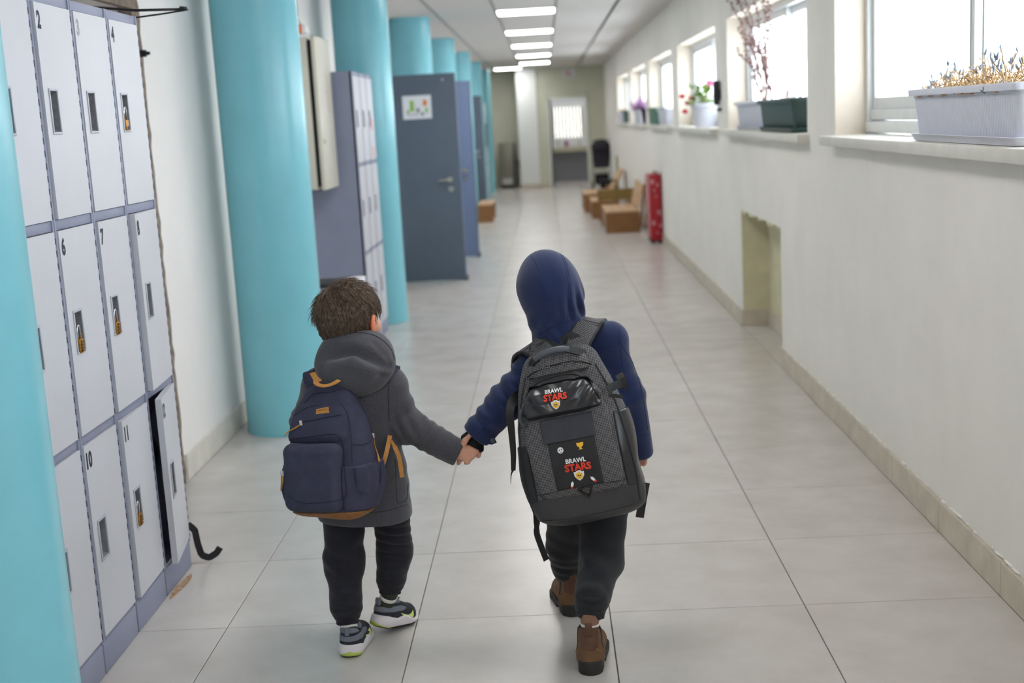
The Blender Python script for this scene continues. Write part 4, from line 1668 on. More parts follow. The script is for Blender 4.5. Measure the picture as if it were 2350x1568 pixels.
# ================================================================== THE TWO BOYS
A = at
M_skin = mat('skin', rgb(226, 172, 146), .5, var=.06, vscale=40, sss=.25)
M_hair = mat('brown_hair', rgb(78, 62, 52), .55, var=.35, vscale=90, spec=.3)
M_hair_s = mat('brown_hair_strand', rgb(140, 116, 96), .42, var=.5, vscale=75, spec=.5, c2=rgb(64, 50, 41), detail=2)
M_grey = mat('charcoal_wool', rgb(76, 75, 82), .95, var=.34, vscale=330, bump=.8, bscale=500, sheen=.2, detail=3, bdist=.0012)
M_navy = mat('navy_wool', rgb(29, 43, 84), .95, var=.22, vscale=330, bump=.5, bscale=600, sheen=.2, detail=3, bdist=.0008)
M_navy_s = mat('navy_seam', rgb(30, 44, 86), .95)
M_grey_s = mat('charcoal_seam', rgb(54, 53, 60), .95)
M_pantL = mat('dark_navy_jersey', rgb(26, 26, 35), .95, var=.25, vscale=200, bump=.5, bscale=420, sheen=.12, bdist=.0008)
M_pantR = mat('black_jersey', rgb(29, 31, 36), .95, var=.25, vscale=200, bump=.5, bscale=420, sheen=.12, bdist=.0008)
M_eye = mat('eye_white', rgb(236, 236, 232), .3)
M_iris = mat('iris', rgb(70, 48, 30), .3)
M_lip = mat('lip', rgb(196, 112, 100), .5)
M_ear = mat('backlit_ear', rgb(232, 138, 102), .5, sss=.5)


def yawR(deg):
    a = math.radians(deg)
    return np.array([[math.cos(a), -math.sin(a), 0], [math.sin(a), math.cos(a), 0], [0, 0, 1]])


def head_field(c, R, s=1.0):
    """skull, jaw, nose; R columns: right, forward, up of the head"""
    def f(P):
        q = (P - c) @ R / s
        d = ell(q, (0, -.008, .012), (.071, .086, .080))
        d = smin(d, ell(q, (0, .022, -.040), (.056, .060, .062)), .03)
        d = smin(d, ell(q, (0, .060, -.078), (.024, .022, .018)), .02)
        d = smin(d, cap(q, (0, .078, .004), (0, .094, -.024), .007, .010), .012)
        for sx in (-1, 1):
            d = smin(d, ell(q, (.040 * sx, .056, -.030), (.020, .020, .020)), .02)
            d = smax(d, -ell(q, (.028 * sx, .086, .006), (.014, .012, .010)), .012)
        return d * s
    return f


def ear_field(c, R, sx, s=1.0):
    def f(P):
        q = (P - c) @ R / s
        q = q - np.array([.074 * sx, .000, -.012])
        a = math.radians(24 * sx)
        qx = q[:, 0] * math.cos(a) + q[:, 1] * math.sin(a)
        qy = -q[:, 0] * math.sin(a) + q[:, 1] * math.cos(a)
        q = np.stack([qx, qy, q[:, 2]], 1)
        d = ell(q, (.006 * sx, -.004, .004), (.0075, .017, .027))
        d = smin(d, ell(q, (.003 * sx, .002, -.020), (.006, .010, .012)), .008)
        d = smax(d, -ell(q, (.014 * sx, .002, .004), (.006, .010, .018)), .005)
        return d * s
    return f


def face_parts(root, c, R, s=1.0):
    org = np.array(SOFT_ORG)
    def W(p): return tuple(c + R @ (np.array(p) * s) - org)
    for sx in (-1, 1):
        MB().ell(W((.028 * sx, .074, .006)), (.0115 * s,) * 3, 14, 10).obj('eye', M_eye, root, smooth=True)
        MB().ell(W((.028 * sx, .0825, .006)), (.0052 * s,) * 3, 12, 8).obj('iris', M_iris, root, smooth=True)
        MB().tube([W((.040 * sx, .074, .021)), W((.028 * sx, .082, .024)), W((.014 * sx, .084, .021))], .0022, 6).obj('eyebrow', M_hair, root, smooth=True)
    MB().tube([W((-.020, .074, -.052)), W((-.008, .0825, -.050)), W((0, .083, -.051)), W((.008, .0825, -.050)), W((.020, .074, -.052))], [.001, .0035, .004, .0035, .001], 8).obj('mouth', M_lip, root, smooth=True)


# ------------------------------------------------------------------ shoes
def shoe_frame(heel, yaw, pitch=0.0, k=1.0):
    """local: x lateral, y towards toe, z up; heel is the ground point behind the heel"""
    y, p = math.radians(yaw), math.radians(pitch)
    Rz = np.array([[math.cos(y), -math.sin(y), 0], [math.sin(y), math.cos(y), 0], [0, 0, 1]])
    Rx = np.array([[1, 0, 0], [0, math.cos(p), -math.sin(p)], [0, math.sin(p), math.cos(p)]])
    M = np.eye(4)
    M[:3, :3] = Rz @ Rx * k
    M[:3, 3] = heel
    return M


def out2(P, a, b, ra, rb):
    q = P[:, :2]
    a, b = np.array(a), np.array(b)
    ab = b - a
    t = np.clip(((q - a) @ ab) / (ab @ ab), 0, 1)
    return np.linalg.norm(q - (a + t[:, None] * ab), axis=1) - (ra + (rb - ra) * t)


M_sole_w = mat('white_foam', rgb(222, 216, 220), .55, var=.05, vscale=60)
M_lime = mat('lime_rubber', rgb(186, 204, 98), .55, var=.12, vscale=90)
M_tread = mat('black_rubber', rgb(26, 26, 28), .7)
M_up_b = mat('black_knit', rgb(38, 40, 48), .85, bump=.5, bscale=600)
M_up_g = mat('grey_suede', rgb(112, 116, 128), .85, var=.1, vscale=80)
M_sock = mat('olive_sock', rgb(52, 58, 44), .9, bump=.6, bscale=300, stretch=(1, 1, .15))
M_sock_w = mat('white_sock_band', rgb(222, 220, 214), .9, bump=.6, bscale=300, stretch=(1, 1, .1))
M_swoosh = mat('pale_lime_print', rgb(222, 240, 142), .5)


def sneaker(name_parent, M, side, ankle):
    rt = name_parent
    LN = .178
    def solez(P):
        return np.interp(P[:, 1], [0, .04, .09, .13, .178], [.040, .036, .027, .022, .024])
    def fs(P):
        d2 = out2(P, (0, .030), (.003 * side, LN - .041), .0335, .039)
        d2 = d2 - .004 * np.exp(-((P[:, 2] - .018) / .012) ** 2) * np.clip((.09 - P[:, 1]) / .05, 0, 1)
        wav = .0055 * np.sin(P[:, 1] * 75 + .5) * np.clip((P[:, 1] - .03) / .03, 0, 1)
        top = solez(P) + wav - P[:, 2]
        lift = np.interp(P[:, 1], [0, .025, .12, .178], [.008, .002, .002, .012])
        return smax(smax(d2, -top, .006), lift - P[:, 2], .005)
    def fu(P):
        d = cap(P, (0, .034, .03), (0, .036, .082), .031, .027)
        d = smin(d, cap(P, (0, .05, .034), (.003 * side, LN - .045, .026), .031, .0335), .02)
        d = smin(d, cap(P, (0, .045, .075), (0, .098, .044), .022, .024), .015)
        d = smax(d, .018 - P[:, 2], .004)
        colz = .088 - .024 * np.exp(-((P[:, 1] - .045) / .018) ** 2) + np.clip(P[:, 1] - .06, 0, 1) * .1
        d = smax(d, P[:, 2] - colz, .005)
        return d
    def hollow(P):
        return cap(P, (0, .038, .06), (0, .036, .13), .0235, .0225)
    lo, hi = (-.055, -.02, -.006), (.055, .20, .13)
    up_b = []
    soft('sole', fs, lo, hi, .0025, M_sole_w, rt, M)
    soft('heel_insert', lambda P: smax(fs(P) - .0012, smax(P[:, 2] - (.006 + .017 * np.clip(1 - np.abs(P[:, 0] + .008 * side) / .036, 0, 1) ** .6), P[:, 1] - .034, .003), .002), lo, hi, .0025, M_lime, rt, M)
    soft('tread', lambda P: smax(smax(fs(P + np.array([0, 0, .004])), P[:, 2] - .006 - np.interp(P[:, 1], [0, .025, .12, .178], [.004, 0, 0, .010]), .002), out2(P, (0, .032), (.003 * side, LN - .044), .029, .035), .002), lo, hi, .0025, M_tread, rt, M)
    uo = soft('upper', lambda P: smax(fu(P), -hollow(P), .003), lo, hi, .0025, M_up_b, rt, M, up_b)
    def band(za, zb, ymax):
        def g(P):
            z = P[:, 2] + .10 * np.clip(P[:, 1] - .03, 0, .06) * .6
            r = np.maximum(za - z, z - zb)
            r = np.maximum(r, P[:, 1] - ymax - .02 * np.sin((z - za) / (zb - za) * PI))
            return smax(smax(fu(P) - .0018, -hollow(P), .002), r, .0015)
        return g
    soft('heel_panel', band(.048, .064, .085), lo, hi, .002, M_up_g, rt, M)
    soft('collar', band(.072, .096, .080), lo, hi, .002, M_up_g, rt, M)
    soft('pull_tab', lambda P: rbox(P, (0, .0058, .079), (.0070, .0030, .012), .002), lo, hi, .002, M_up_g, rt, M)
    # swoosh on both flanks
    sw = [(.076, .064), (.094, .050), (.110, .042), (.124, .040), (.133, .046), (.132, .066), (.122, .057), (.108, .054)]
    mb = MB()
    R = Matrix(M.tolist())
    for sx in (-1, 1):
        v, f = dense([(a, b, 0) for a, b in sw], [tuple(range(len(sw)))], .004)
        out = []
        for a in v:
            o3 = R @ Vector((sx * .2, a[0], a[1] - .004))
            dv = (R.to_3x3() @ Vector((-sx, 0, -.12))).normalized()
            hit = up_b[0].ray_cast(o3, dv)
            p = hit[0] + hit[1] * .0009 if hit[0] is not None else R @ Vector((sx * .03, a[0], a[1]))
            out.append(tuple(p))
        mb.add(out, f)
    mb.obj('swoosh', M_swoosh, rt, org=tuple(SOFT_ORG))
    # laces
    lc = MB()
    for k in range(4):
        y = .086 + k * .013
        z = .070 - k * .009
        lc.tube([tuple(R @ Vector((-.016, y, z - .005))), tuple(R @ Vector((0, y + .002, z + .003))), tuple(R @ Vector((.016, y, z - .005)))], .002, 6)
    lc.tube([tuple(R @ Vector(p)) for p in ((0, .084, .074), (.012, .074, .088), (.016, .084, .083), (.004, .088, .074))], .0014, 6)
    lc.obj('laces', M_tread, rt, smooth=True, org=tuple(SOFT_ORG))
    # sock: from inside the shoe up to the ankle
    a0 = M[:3, :3] @ np.array([0, .037, .05]) + M[:3, 3]
    b0 = V3(ankle)
    ax = (b0 - a0) / np.linalg.norm(b0 - a0)
    lo2 = np.minimum(a0, b0) - .04; hi2 = np.maximum(a0, b0) + .04
    soft('sock', lambda P: cap(P, a0, b0, .0235, .0255), lo2, hi2, .003, M_sock, rt)
    soft('sock_band', lambda P: smax(cap(P, a0, b0, .0252, .0272), np.abs((P - (a0 + .66 * (b0 - a0))) @ ax) - .006, .002), lo2, hi2, .0022, M_sock_w, rt)


M_suede = mat('brown_suede', rgb(112, 82, 56), .85, var=.25, vscale=50, bump=.4, bscale=350)
M_leather = mat('dark_brown_leather', rgb(92, 62, 46), .6, var=.25, vscale=40, bump=.3, bscale=200)
M_elast = mat('black_elastic', rgb(34, 34, 40), .8, bump=.8, bscale=500, stretch=(1, 1, .1))
M_bsole = mat('boot_sole', rgb(44, 42, 42), .7, var=.15, vscale=60)
M_stitch = mat('tan_stitch', rgb(150, 108, 66), .7)
M_rsock = mat('brown_sock', rgb(142, 106, 88), .9, bump=.7, bscale=260, stretch=(1, 1, .1))


def boot(rt, M, side, ankle):
    LN = .20
    def fs(P):
        d2 = out2(P, (0, .030), (.003 * side, LN - .042), .0315, .0415)
        h = np.interp(P[:, 1], [0, .048, .056, .2], [.034, .034, .022, .022])
        arch = np.where((P[:, 1] > .050) & (P[:, 1] < .085), .010, .0)
        return smax(smax(d2, P[:, 2] - h, .003), arch - P[:, 2], .003)
    def fu(P):
        d = cap(P, (0, .036, .03), (0, .038, .12), .0305, .028)
        d = smin(d, cap(P, (0, .05, .035), (.003 * side, LN - .048, .030), .031, .0365), .025)
        d = smin(d, cap(P, (0, .05, .085), (0, .11, .05), .022, .026), .02)
        d = smax(d, .024 - P[:, 2], .003)
        colz = .122 - .010 * np.exp(-((P[:, 1] - .045) / .02) ** 2)
        return smax(d, P[:, 2] - colz, .004)
    hol = lambda P: cap(P, (0, .04, .08), (0, .038, .16), .0245)
    lo, hi = (-.06, -.02, -.006), (.06, .22, .15)
    ub = []
    soft('sole', fs, lo, hi, .0025, M_bsole, rt, M)
    soft('upper', lambda P: smax(fu(P), -hol(P), .003), lo, hi, .0025, M_suede, rt, M, ub)
    soft('heel_shaft', lambda P: smax(smax(fu(P) - .0016, -hol(P), .002), np.maximum(np.maximum(.074 - .010 * np.cos(P[:, 0] / .03 * 1.5) - P[:, 2], P[:, 2] - .1215), np.maximum(np.abs(P[:, 0]) - .0235, P[:, 1] - .030)), .002), lo, hi, .0022, M_leather, rt, M)
    for sx in (-1, 1):
        soft('elastic_gusset', lambda P: smax(smax(fu(P) - .0014, -hol(P), .002), np.maximum(np.maximum(.055 - P[:, 2], P[:, 2] - .119), np.maximum(np.abs(P[:, 1] - .046) - .008 - .16 * np.clip(P[:, 2] - .055, 0, 1), -sx * P[:, 0])), .002), lo, hi, .0022, M_elast, rt, M)
    soft('pull_tab', lambda P: rbox(P, (0, .0065, .119), (.009, .0035, .017), .003), lo, hi, .002, M_leather, rt, M)
    R = Matrix(M.tolist())
    st = MB()
    for pts in ([(-.030, .052), (-.022, .062), (-.010, .072), (.0, .074), (.010, .072), (.022, .062), (.030, .052)],):
        res = []
        for q in spline(pts, 26):
            hit = ub[0].ray_cast(R @ Vector((q[0], -.2, q[1])), R.to_3x3() @ Vector((0, 1, 0)))
            if hit[0] is not None: res.append(hit[0] + hit[1] * .0006)
        if len(res) > 2: st.tube(res, .0011, 5)
    for sx in (-1, 1):
        res = []
        for q in spline([(.074, .112), (.064, .085), (.052, .056), (.040, .046), (.030, .05)], 24):
            hit = ub[0].ray_cast(R @ Vector((sx * .2, q[0], q[1])), R.to_3x3() @ Vector((-sx, 0, 0)))
            if hit[0] is not None: res.append(hit[0] + hit[1] * .0014)
        if len(res) > 2: st.tube(res, .001, 5)
    if st.v: st.obj('stitching', M_stitch, rt, smooth=True, org=tuple(SOFT_ORG))
    a0 = M[:3, :3] @ np.array([0, .039, .09]) + M[:3, 3]
    b0 = V3(ankle)
    ax = (b0 - a0) / np.linalg.norm(b0 - a0)
    lo2 = np.minimum(a0, b0) - .04; hi2 = np.maximum(a0, b0) + .04
    soft('sock', lambda P: cap(P, a0, b0, .0245, .026), lo2, hi2, .003, M_rsock, rt)
    c0 = M[:3, :3] @ np.array([0, .039, .124]) + M[:3, 3]
    soft('sock_band', lambda P: smax(cap(P, a0, b0, .0255, .027), np.abs((P - c0) @ ax) - .005, .002), lo2, hi2, .0022, M_sock_w, rt)


def leg_field(pts, rs, cuff, folds, seed):
    """trouser leg: chain plus gathered cuff; cuff = (point, point, r)"""
    def f(P):
        d = chain(P, pts, rs, .03)
        for fo in folds: d = d - fold(P, *fo)
        d = d - lumps(P, 45, .0016, seed)
        if cuff is not None:
            d = smin(d, cap(P, cuff[0], cuff[1], cuff[2]), .010)
        return d
    return f


def rib_cuff(name, a, b, r, m, parent):
    a, b = V3(a), V3(b)
    ax = (b - a) / np.linalg.norm(b - a)
    e1 = np.cross(ax, [1, 0, 0]); e1 /= np.linalg.norm(e1); e2 = np.cross(ax, e1)
    L_ = np.linalg.norm(b - a)
    def f(P):
        q = P - a
        s = q @ ax
        th = np.arctan2(q @ e2, q @ e1)
        rad = np.sqrt((q @ e1) ** 2 + (q @ e2) ** 2)
        d = rad - (r + .0011 * np.cos(th * 30))
        return smax(d, np.abs(s - L_ / 2) - L_ / 2, .004)
    lo = np.minimum(a, b) - r - .01; hi = np.maximum(a, b) + r + .01
    return soft(name, f, lo, hi, .0022, m, parent)


# ------------------------------------------------------------------ BOY IN GREY
BL = thing('person', 'bareheaded boy in a charcoal jacket holding the hooded boy\'s hand', 'person', (-.11, -.15, 0))
SOFT_ORG = (-.11, -.15, 0)
hc = A(804, 727, -.055)
hR = yawR(-30) @ np.array([[1, 0, 0], [0, math.cos(.12), math.sin(.12)], [0, -math.sin(.12), math.cos(.12)]])
fh = head_field(hc, hR, 1.05)
neck0, neck1 = hc + np.array([0, -.01, -.05]), A(815, 850, -.05)
# right hand of the grey boy
Yh = -.105
wr = A(1042, 1036, Yh)
def handL(P):
    d = cap(P, wr, A(1060, 1036, Yh), .021, .022)
    d = smin(d, cap(P, A(1062, 1030, Yh), A(1078, 1033, Yh - .004), .017, .012), .012)
    d = smin(d, cap(P, A(1058, 1042, Yh), A(1070, 1050, Yh - .002), .016, .011), .012)
    # thumb over the wrist of the other boy
    d = smin(d, chain(P, [A(1060, 1024, Yh - .008), A(1067, 1012, Yh - .020), A(1080, 997, Yh - .022)], [.010, .0085, .0070], .004), .006)
    # fingers: knuckle, bend, tip curling behind
    for a, b, c, r in (((1078, 1029), (1093, 1037), (1092, 1042), .0078), ((1074, 1037), (1087, 1046), (1084, 1050), .0076),
                       ((1068, 1045), (1079, 1053), (1075, 1057), .0072), ((1060, 1051), (1074, 1061), (1069, 1063), .0066)):
        d = smin(d, chain(P, [A(*a, Yh - .006), A(*b, Yh - .010), A(*c, Yh + .018)], [r, r * .97, r * .85], .003), .0045)
    return d
hipL = A(825, 1150, -.07)
def bodyL(P):
    d = fh(P)
    d = smin(d, cap(P, neck0, neck1, .036, .042), .02)
    d = smin(d, cap(P, A(815, 880, -.06), hipL, .070, .075), .04)
    d = smin(d, chain(P, [A(893, 885, -.07), A(938, 978, -.09), wr], [.030, .025, .019], .02), .02)
    d = smin(d, chain(P, [A(735, 890, -.05), A(700, 970, -.01), A(745, 960, .10)], [.030, .025, .019], .02), .02)
    d = smin(d, handL(P), .008)
    return d
soft('body', bodyL, (-.42, -.24, .30), (.30, .16, 1.12), .0032, M_skin, BL)
for sx in (-1, 1):
    fe = ear_field(hc - np.array([0, 0, .010]), hR, sx, 1.05)
    c = hc + hR @ np.array([.078 * sx, 0, -.01])
    soft('ear', fe, c - .045, c + .045, .0022, M_ear, BL)
face_parts(BL, hc, hR, 1.05)
# nails
nm = MB()
tp = A(1078, 999, Yh - .029)
nm.ell((tp[0], tp[1], tp[2]), (.0042, .0016, .0048), 10, 8)
nm.obj('nail', mat('nail', rgb(238, 196, 180), .35), BL, smooth=True, org=tuple(SOFT_ORG))

# hair: cap plus strands
def hair_local(P):
    return (P - hc) @ hR / 1.06
def hairf(P):
    q = hair_local(P)
    d = ell(q, (0, -.010, .016), (.0795, .095, .088))
    d = smin(d, ell(q, (0, -.045, -.030), (.058, .046, .050)), .03)
    az = np.arctan2(q[:, 0], q[:, 1])
    d = d - .0022 * np.sin(az * 34 + 6 * np.sin(q[:, 2] * 45)) - .0014 * np.sin(az * 71 + q[:, 2] * 60)
    line = np.interp(q[:, 1], [-.09, -.05, -.015, .012, .028, .05, .07], [-.078, -.082, -.050, .006, .020, .036, .050])
    side = np.interp(q[:, 1], [-.02, .0, .02, .03], [0, .03, .02, 0]) * 0
    return smax(d, line - q[:, 2], .008) * 1.06
soft('hair', hairf, hc - .125, hc + .125, .0028, M_hair, BL)
rng = np.random.RandomState(4)
sh = MB()
org = np.array(SOFT_ORG)
# whorl near the crown, strands follow the skull away from it
wh = np.array([-.030, -.052, .075])
wh = wh / np.linalg.norm(wh)
for k in range(7000):
    v = rng.normal(size=3); v /= np.linalg.norm(v)
    p = np.array([0, -.010, .016]) + v * np.array([.0785, .094, .0865])
    line = np.interp(p[1], [-.09, -.05, -.015, .012, .028, .05, .07], [-.070, -.070, -.036, .014, .026, .04, .05])
    if p[2] < line: continue
    n = v / np.array([.0785, .094, .0865]); n /= np.linalg.norm(n)
    away = p / np.linalg.norm(p) - wh
    dist = np.linalg.norm(away)
    away = away - n * (away @ n)
    away = away / (np.linalg.norm(away) + 1e-6)
    sw = np.cross(n, away)
    grav = np.array([0, 0, -1.0]); grav = grav - n * (grav @ n)
    t = away + sw * (.55 * math.exp(-dist * 2.0)) + grav * .45 + rng.normal(size=3) * .16
    t = t - n * (t @ n); t /= np.linalg.norm(t)
    Ls = rng.uniform(.020, .044) * (1.0 if p[2] > -.02 else .7)
    up = rng.uniform(.04, .24) + (.35 if (rng.rand() < .06) else 0)
    if v[0] < -.62 and v[2] > -.15: up += rng.uniform(.15, .7)
    pts = []
    for i in range(4):
        s_ = i / 3
        q = p + t * Ls * s_ + n * (.001 + up * Ls * s_ * (1 - .35 * s_)) - n * (Ls * s_) ** 2 * 4.5 + grav * (.12 * Ls * s_ * s_)
        pts.append(hc + hR @ (q * 1.06) - org)
    r = rng.uniform(.0005, .0010)
    sh.tube(pts, [r, r * 1.1, r * .8, r * .12], 3, caps=False)
sho = link('hair_strands', sh.mesh('hair_strands', True, fix=False), M_hair_s, BL)
sho['kind'] = 'stuff'

# jacket
spL = [(845, 760, 890), (880, 722, 915), (930, 712, 914), (1000, 712, 916), (1080, 718, 932), (1150, 728, 941), (1190, 733, 945)]
zl, cl_, al = [], [], []
for py, xa, xb in spL:
    a, b = A(xa, py, -.07), A(xb, py, -.07)
    zl.append((a[2] + b[2]) / 2); cl_.append((a[0] + b[0]) / 2); al.append((b[0] - a[0]) / 2)
zl, cl_, al = zl[::-1], cl_[::-1], al[::-1]
shR, elR, wrR = A(889, 893, -.07), A(938, 978, -.09), A(1047, 1037, -.105)
shL_, elL, wrL = A(737, 895, -.05), A(702, 968, -.015), A(745, 965, .10)
axR = (wrR - elR) / np.linalg.norm(wrR - elR)
jb = []
def jackL(P):
    bz = np.interp(P[:, 2], zl, [.112, .112, .105, .098, .095, .085, .055])
    u = (P[:, 0] - np.interp(P[:, 2], zl, cl_)) / np.interp(P[:, 2], zl, al)
    w = (P[:, 1] + .068) / bz
    r = (np.abs(u) ** 2.5 + np.abs(w) ** 2.5) ** .4
    d = (r - 1) * .10
    d = smax(d, P[:, 2] - zl[-1], .045)
    d = smin(d, cap(P, A(735, 880, -.06), A(893, 880, -.065), .048, .050), .04)
    ar = chain(P, [shR, elR, wrR], [.050, .0475, .0395], .02)
    ar = ar - fold(P, elR, (.75, 0, .3), .034, .0062, .055) - fold(P, A(985, 1000, -.10), axR, .030, .0042, .045, 1.0)
    ar = ar - fold(P, A(930, 930, -.08), (.3, 0, -1), .055, .0048, .06, .5)
    ar = smax(ar, (P - wrR) @ axR - .012, .006)
    d = smin(d, ar, .030)
    al2 = chain(P, [shL_, elL, wrL], [.049, .045, .038], .02)
    al2 = al2 - fold(P, elL, (.2, 0, 1), .03, .003, .05)
    d = smin(d, al2, .03)
    d = d - fold(P, A(905, 1120, -.14), (.5, 0, .8), .06, .003, .10) - lumps(P, 26, .0022, 3)
    d = smax(d, zl[0] + .006 - .04 * (P[:, 0] + .10) - P[:, 2], .006)
    # hollow cuff
    d = smax(d, -cap(P, wrR + axR * .004, wrR + axR * .05, .030, .031), .004)
    return d
soft('jacket', jackL, (-.40, -.24, .30), (.24, .20, .90), .004, M_grey, BL, bvh=jb)
# hood lying on the back
hb = []
gv = [A(728, 818, -.175), A(770, 812, -.193), A(812, 812, -.200), A(848, 824, -.205), A(884, 836, -.19)]
def hoodL(P):
    d = ell(P, A(815, 838, -.125), (.117, .088, .080))
    d = smin(d, ell(P, A(817, 800, -.10), (.100, .078, .062)), .04)
    d = smin(d, ell(P, A(812, 868, -.15), (.085, .062, .050)), .03)
    d = smax(d, -chain(P, gv, [.014, .023, .023, .021, .012], .01), .020)
    d = smax(d, -chain(P, [A(896, 832, -.165), A(884, 805, -.180), A(862, 786, -.170)], [.006, .010, .005], .01), .014)
    d = smin(d, chain(P, [A(770, 850, -.196), A(810, 832, -.204), A(850, 856, -.204)], [.012, .014, .012], .01), .03)
    d = d - fold(P, A(790, 870, -.2), (.2, 0, 1), .045, .0022, .06)
    d = d - fold(P, A(880, 850, -.17), (.6, 0, .8), .03, .003, .035)
    d = smax(d, -cap(P, hc + np.array([0, 0, -.02]), A(814, 815, -.045), .083, .058), .010)
    return d - lumps(P, 40, .0012, 8)
soft('hood', hoodL, (-.27, -.24, .74), (.05, .06, .98), .0035, M_grey, BL, bvh=hb)
# seams, pocket, hem of the jacket
for nm_, pts in (('yoke_seam', [(838, 880), (860, 882), (893, 879)]), ('armhole_seam', [(906, 842), (896, 868), (891, 900), (892, 940), (893, 968)]),
                 ('hem_seam', [(845, 1178), (890, 1172), (935, 1158)]), ('pocket_seam', [(906, 1052), (909, 1100), (911, 1150), (922, 1153), (933, 1143), (936, 1110)])):
    seam(nm_, jb, pts, .0011, M_grey_s, BL)
seam('hood_seam', hb, [(772, 772), (800, 765), (840, 765), (870, 776), (896, 800), (905, 826)], .0011, M_grey_s, BL, off=.0006)

# trousers
LkL = [A(788, 1150, -.075), A(790, 1290, -.10), A(795, 1392, -.185)]
LkR = [A(893, 1150, -.065), A(906, 1265, -.035), A(897, 1330, -.085)]
caL, caR = A(797, 1432, -.200), A(895, 1362, -.100)
def pantsL(P):
    l = leg_field(LkL, [.066, .056, .048], None, [(A(800, 1388, -.23), (.1, 0, 1), .028, .0055, .05), (A(770, 1300, -.15), (.6, 0, 1), .05, .0045, .06), (A(815, 1240, -.13), (-.5, 0, 1), .06, .004, .06)], 1)(P)
    l = smin(l, cap(P, A(794, 1385, -.19), A(797, 1412, -.197), .043, .034), .012)
    r = leg_field(LkR, [.060, .050, .044], None, [(A(906, 1240, -.08), (.25, 0, 1), .030, .0065, .05), (A(897, 1322, -.12), (.1, 0, 1), .026, .005, .045)], 2)(P)
    r = smin(r, cap(P, A(897, 1322, -.088), A(896, 1344, -.096), .041, .033), .012)
    d = smin(l, r, .012)
    return smin(d, ell(P, A(838, 1130, -.07), (.125, .095, .08)), .02)
soft('trousers', pantsL, (-.32, -.30, .06), (.08, .10, .47), .0038, M_pantL, BL)
rib_cuff('trouser_cuff', A(796, 1404, -.194), A(798, 1432, -.202), .0325, M_pantL, BL)
rib_cuff('trouser_cuff', A(896, 1340, -.095), A(895, 1363, -.102), .0320, M_pantL, BL)
sneaker(BL, shoe_frame((-.176, -.262, 0), -9), -1, A(798, 1428, -.202))
sneaker(BL, shoe_frame((-.112, -.128, .034), -34, -12), 1, A(896, 1356, -.102))

# ------------------------------------------------------------------ NAVY BACKPACK
M_nvp = mat('navy_canvas', rgb(58, 58, 80), .88, var=.16, vscale=30, bump=.5, bscale=600, bdist=.0008)
M_nvp_s = mat('navy_piping', rgb(34, 37, 60), .8)
M_tan = mat('tan_leather', rgb(190, 132, 62), .6, var=.18, vscale=40)
M_tan_d = mat('worn_tan_base', rgb(150, 100, 56), .7, var=.25, vscale=40)
BP = thing('backpack', 'navy canvas backpack with tan trim worn by the boy in grey', 'backpack', (-.16, -.25, .40))
SOFT_ORG = (-.16, -.25, .40)
M1 = frame(A(788, 1178, -.195), yaw=-17, pitch=-9, roll=1.5)
vv = [0, .025, .09, .17, .25, .31, .355, .385]
pb1, pbl = [], []
def packL(P):
    d = loft(P, vv, [0, 0, 0, 0, 0, -.004, -.008, -.010], [.055, .064, .068, .066, .060, .052, .044, .036],
             [.105, .124, .131, .126, .114, .098, .080, .062], [.056, .066, .070, .068, .060, .050, .040, .030], 3.2, .03)
    d = d - .0026 * np.sin(P[:, 0] * 38 + P[:, 1] * 22) - lumps(P, 30, .002, 5)
    return d
def lin_soft(name, f, lo, hi, h, m, root, M, bl=None, bw=None):
    v, q = surfnet(f, lo, hi, h)
    if bl is not None: bl.append(BVHTree.FromPolygons([tuple(x) for x in v], [tuple(x) for x in q.tolist()]))
    v = v @ M[:3, :3].T + M[:3, 3]
    if bw is not None: bw.append(BVHTree.FromPolygons([tuple(x) for x in v], [tuple(x) for x in q.tolist()]))
    me = bpy.data.meshes.new(name)
    me.from_pydata((v - np.array(SOFT_ORG)).tolist(), [], q.tolist())
    me.polygons.foreach_set('use_smooth', [True] * len(me.polygons))
    me.update()
    return link(name, me, m, root)
box_ = ((-.19, -.04, -.05), (.20, .43, .22))
lin_soft('main_compartment', packL, *box_, .0036, M_nvp, BP, M1, pbl, pb1)
def pockL(P):
    d = rbox(P, (-.018, .122, .140), (.088, .096, .036), .030)
    d = d - fold(P, (-.06, .15, .17), (.7, -.7, 0), .09, .003, .09) - lumps(P, 34, .0018, 9)
    return d
lin_soft('front_pocket', pockL, *box_, .0036, M_nvp, BP, M1, pbl, pb1)
def upperL(P):
    d = loft(P, [.215, .235, .27, .31, .335], [-.014] * 5, [.106, .110, .104, .092, .080], [.088, .092, .088, .076, .05], [.020, .024, .022, .018, .012], 3.0, .012)
    return d - lumps(P, 36, .0015, 4)
lin_soft('upper_pocket', upperL, *box_, .0034, M_nvp, BP, M1, pbl, pb1)
def sideL(P):
    pl = .0030 * np.cos(P[:, 2] * 230 + P[:, 0] * 160 + P[:, 1] * 10) * np.clip((P[:, 1] - .03) / .09, 0, 1)
    d = packL(P) - .008 - pl
    d = smax(d, .066 + .10 * np.clip(.05 - P[:, 1], 0, .1) - P[:, 0], .008)
    d = smax(d, np.maximum(P[:, 1] - .162 + .10 * (P[:, 2] - .05), .030 - P[:, 1]), .006)
    return d
lin_soft('side_pocket', sideL, *box_, .0032, M_nvp, BP, M1, pbl, pb1)
lin_soft('side_pocket', lambda P: smax(ell(P, (-.118, .10, .070), (.030, .080, .058)), P[:, 1] - .16, .005), *box_, .0036, M_nvp, BP, M1, pbl, pb1)
lin_soft('base_panel', lambda P: smax(packL(P) - .0025, P[:, 1] - .020 - .05 * np.clip(P[:, 0], -.05, .2), .004), *box_, .0036, M_tan_d, BP, M1)
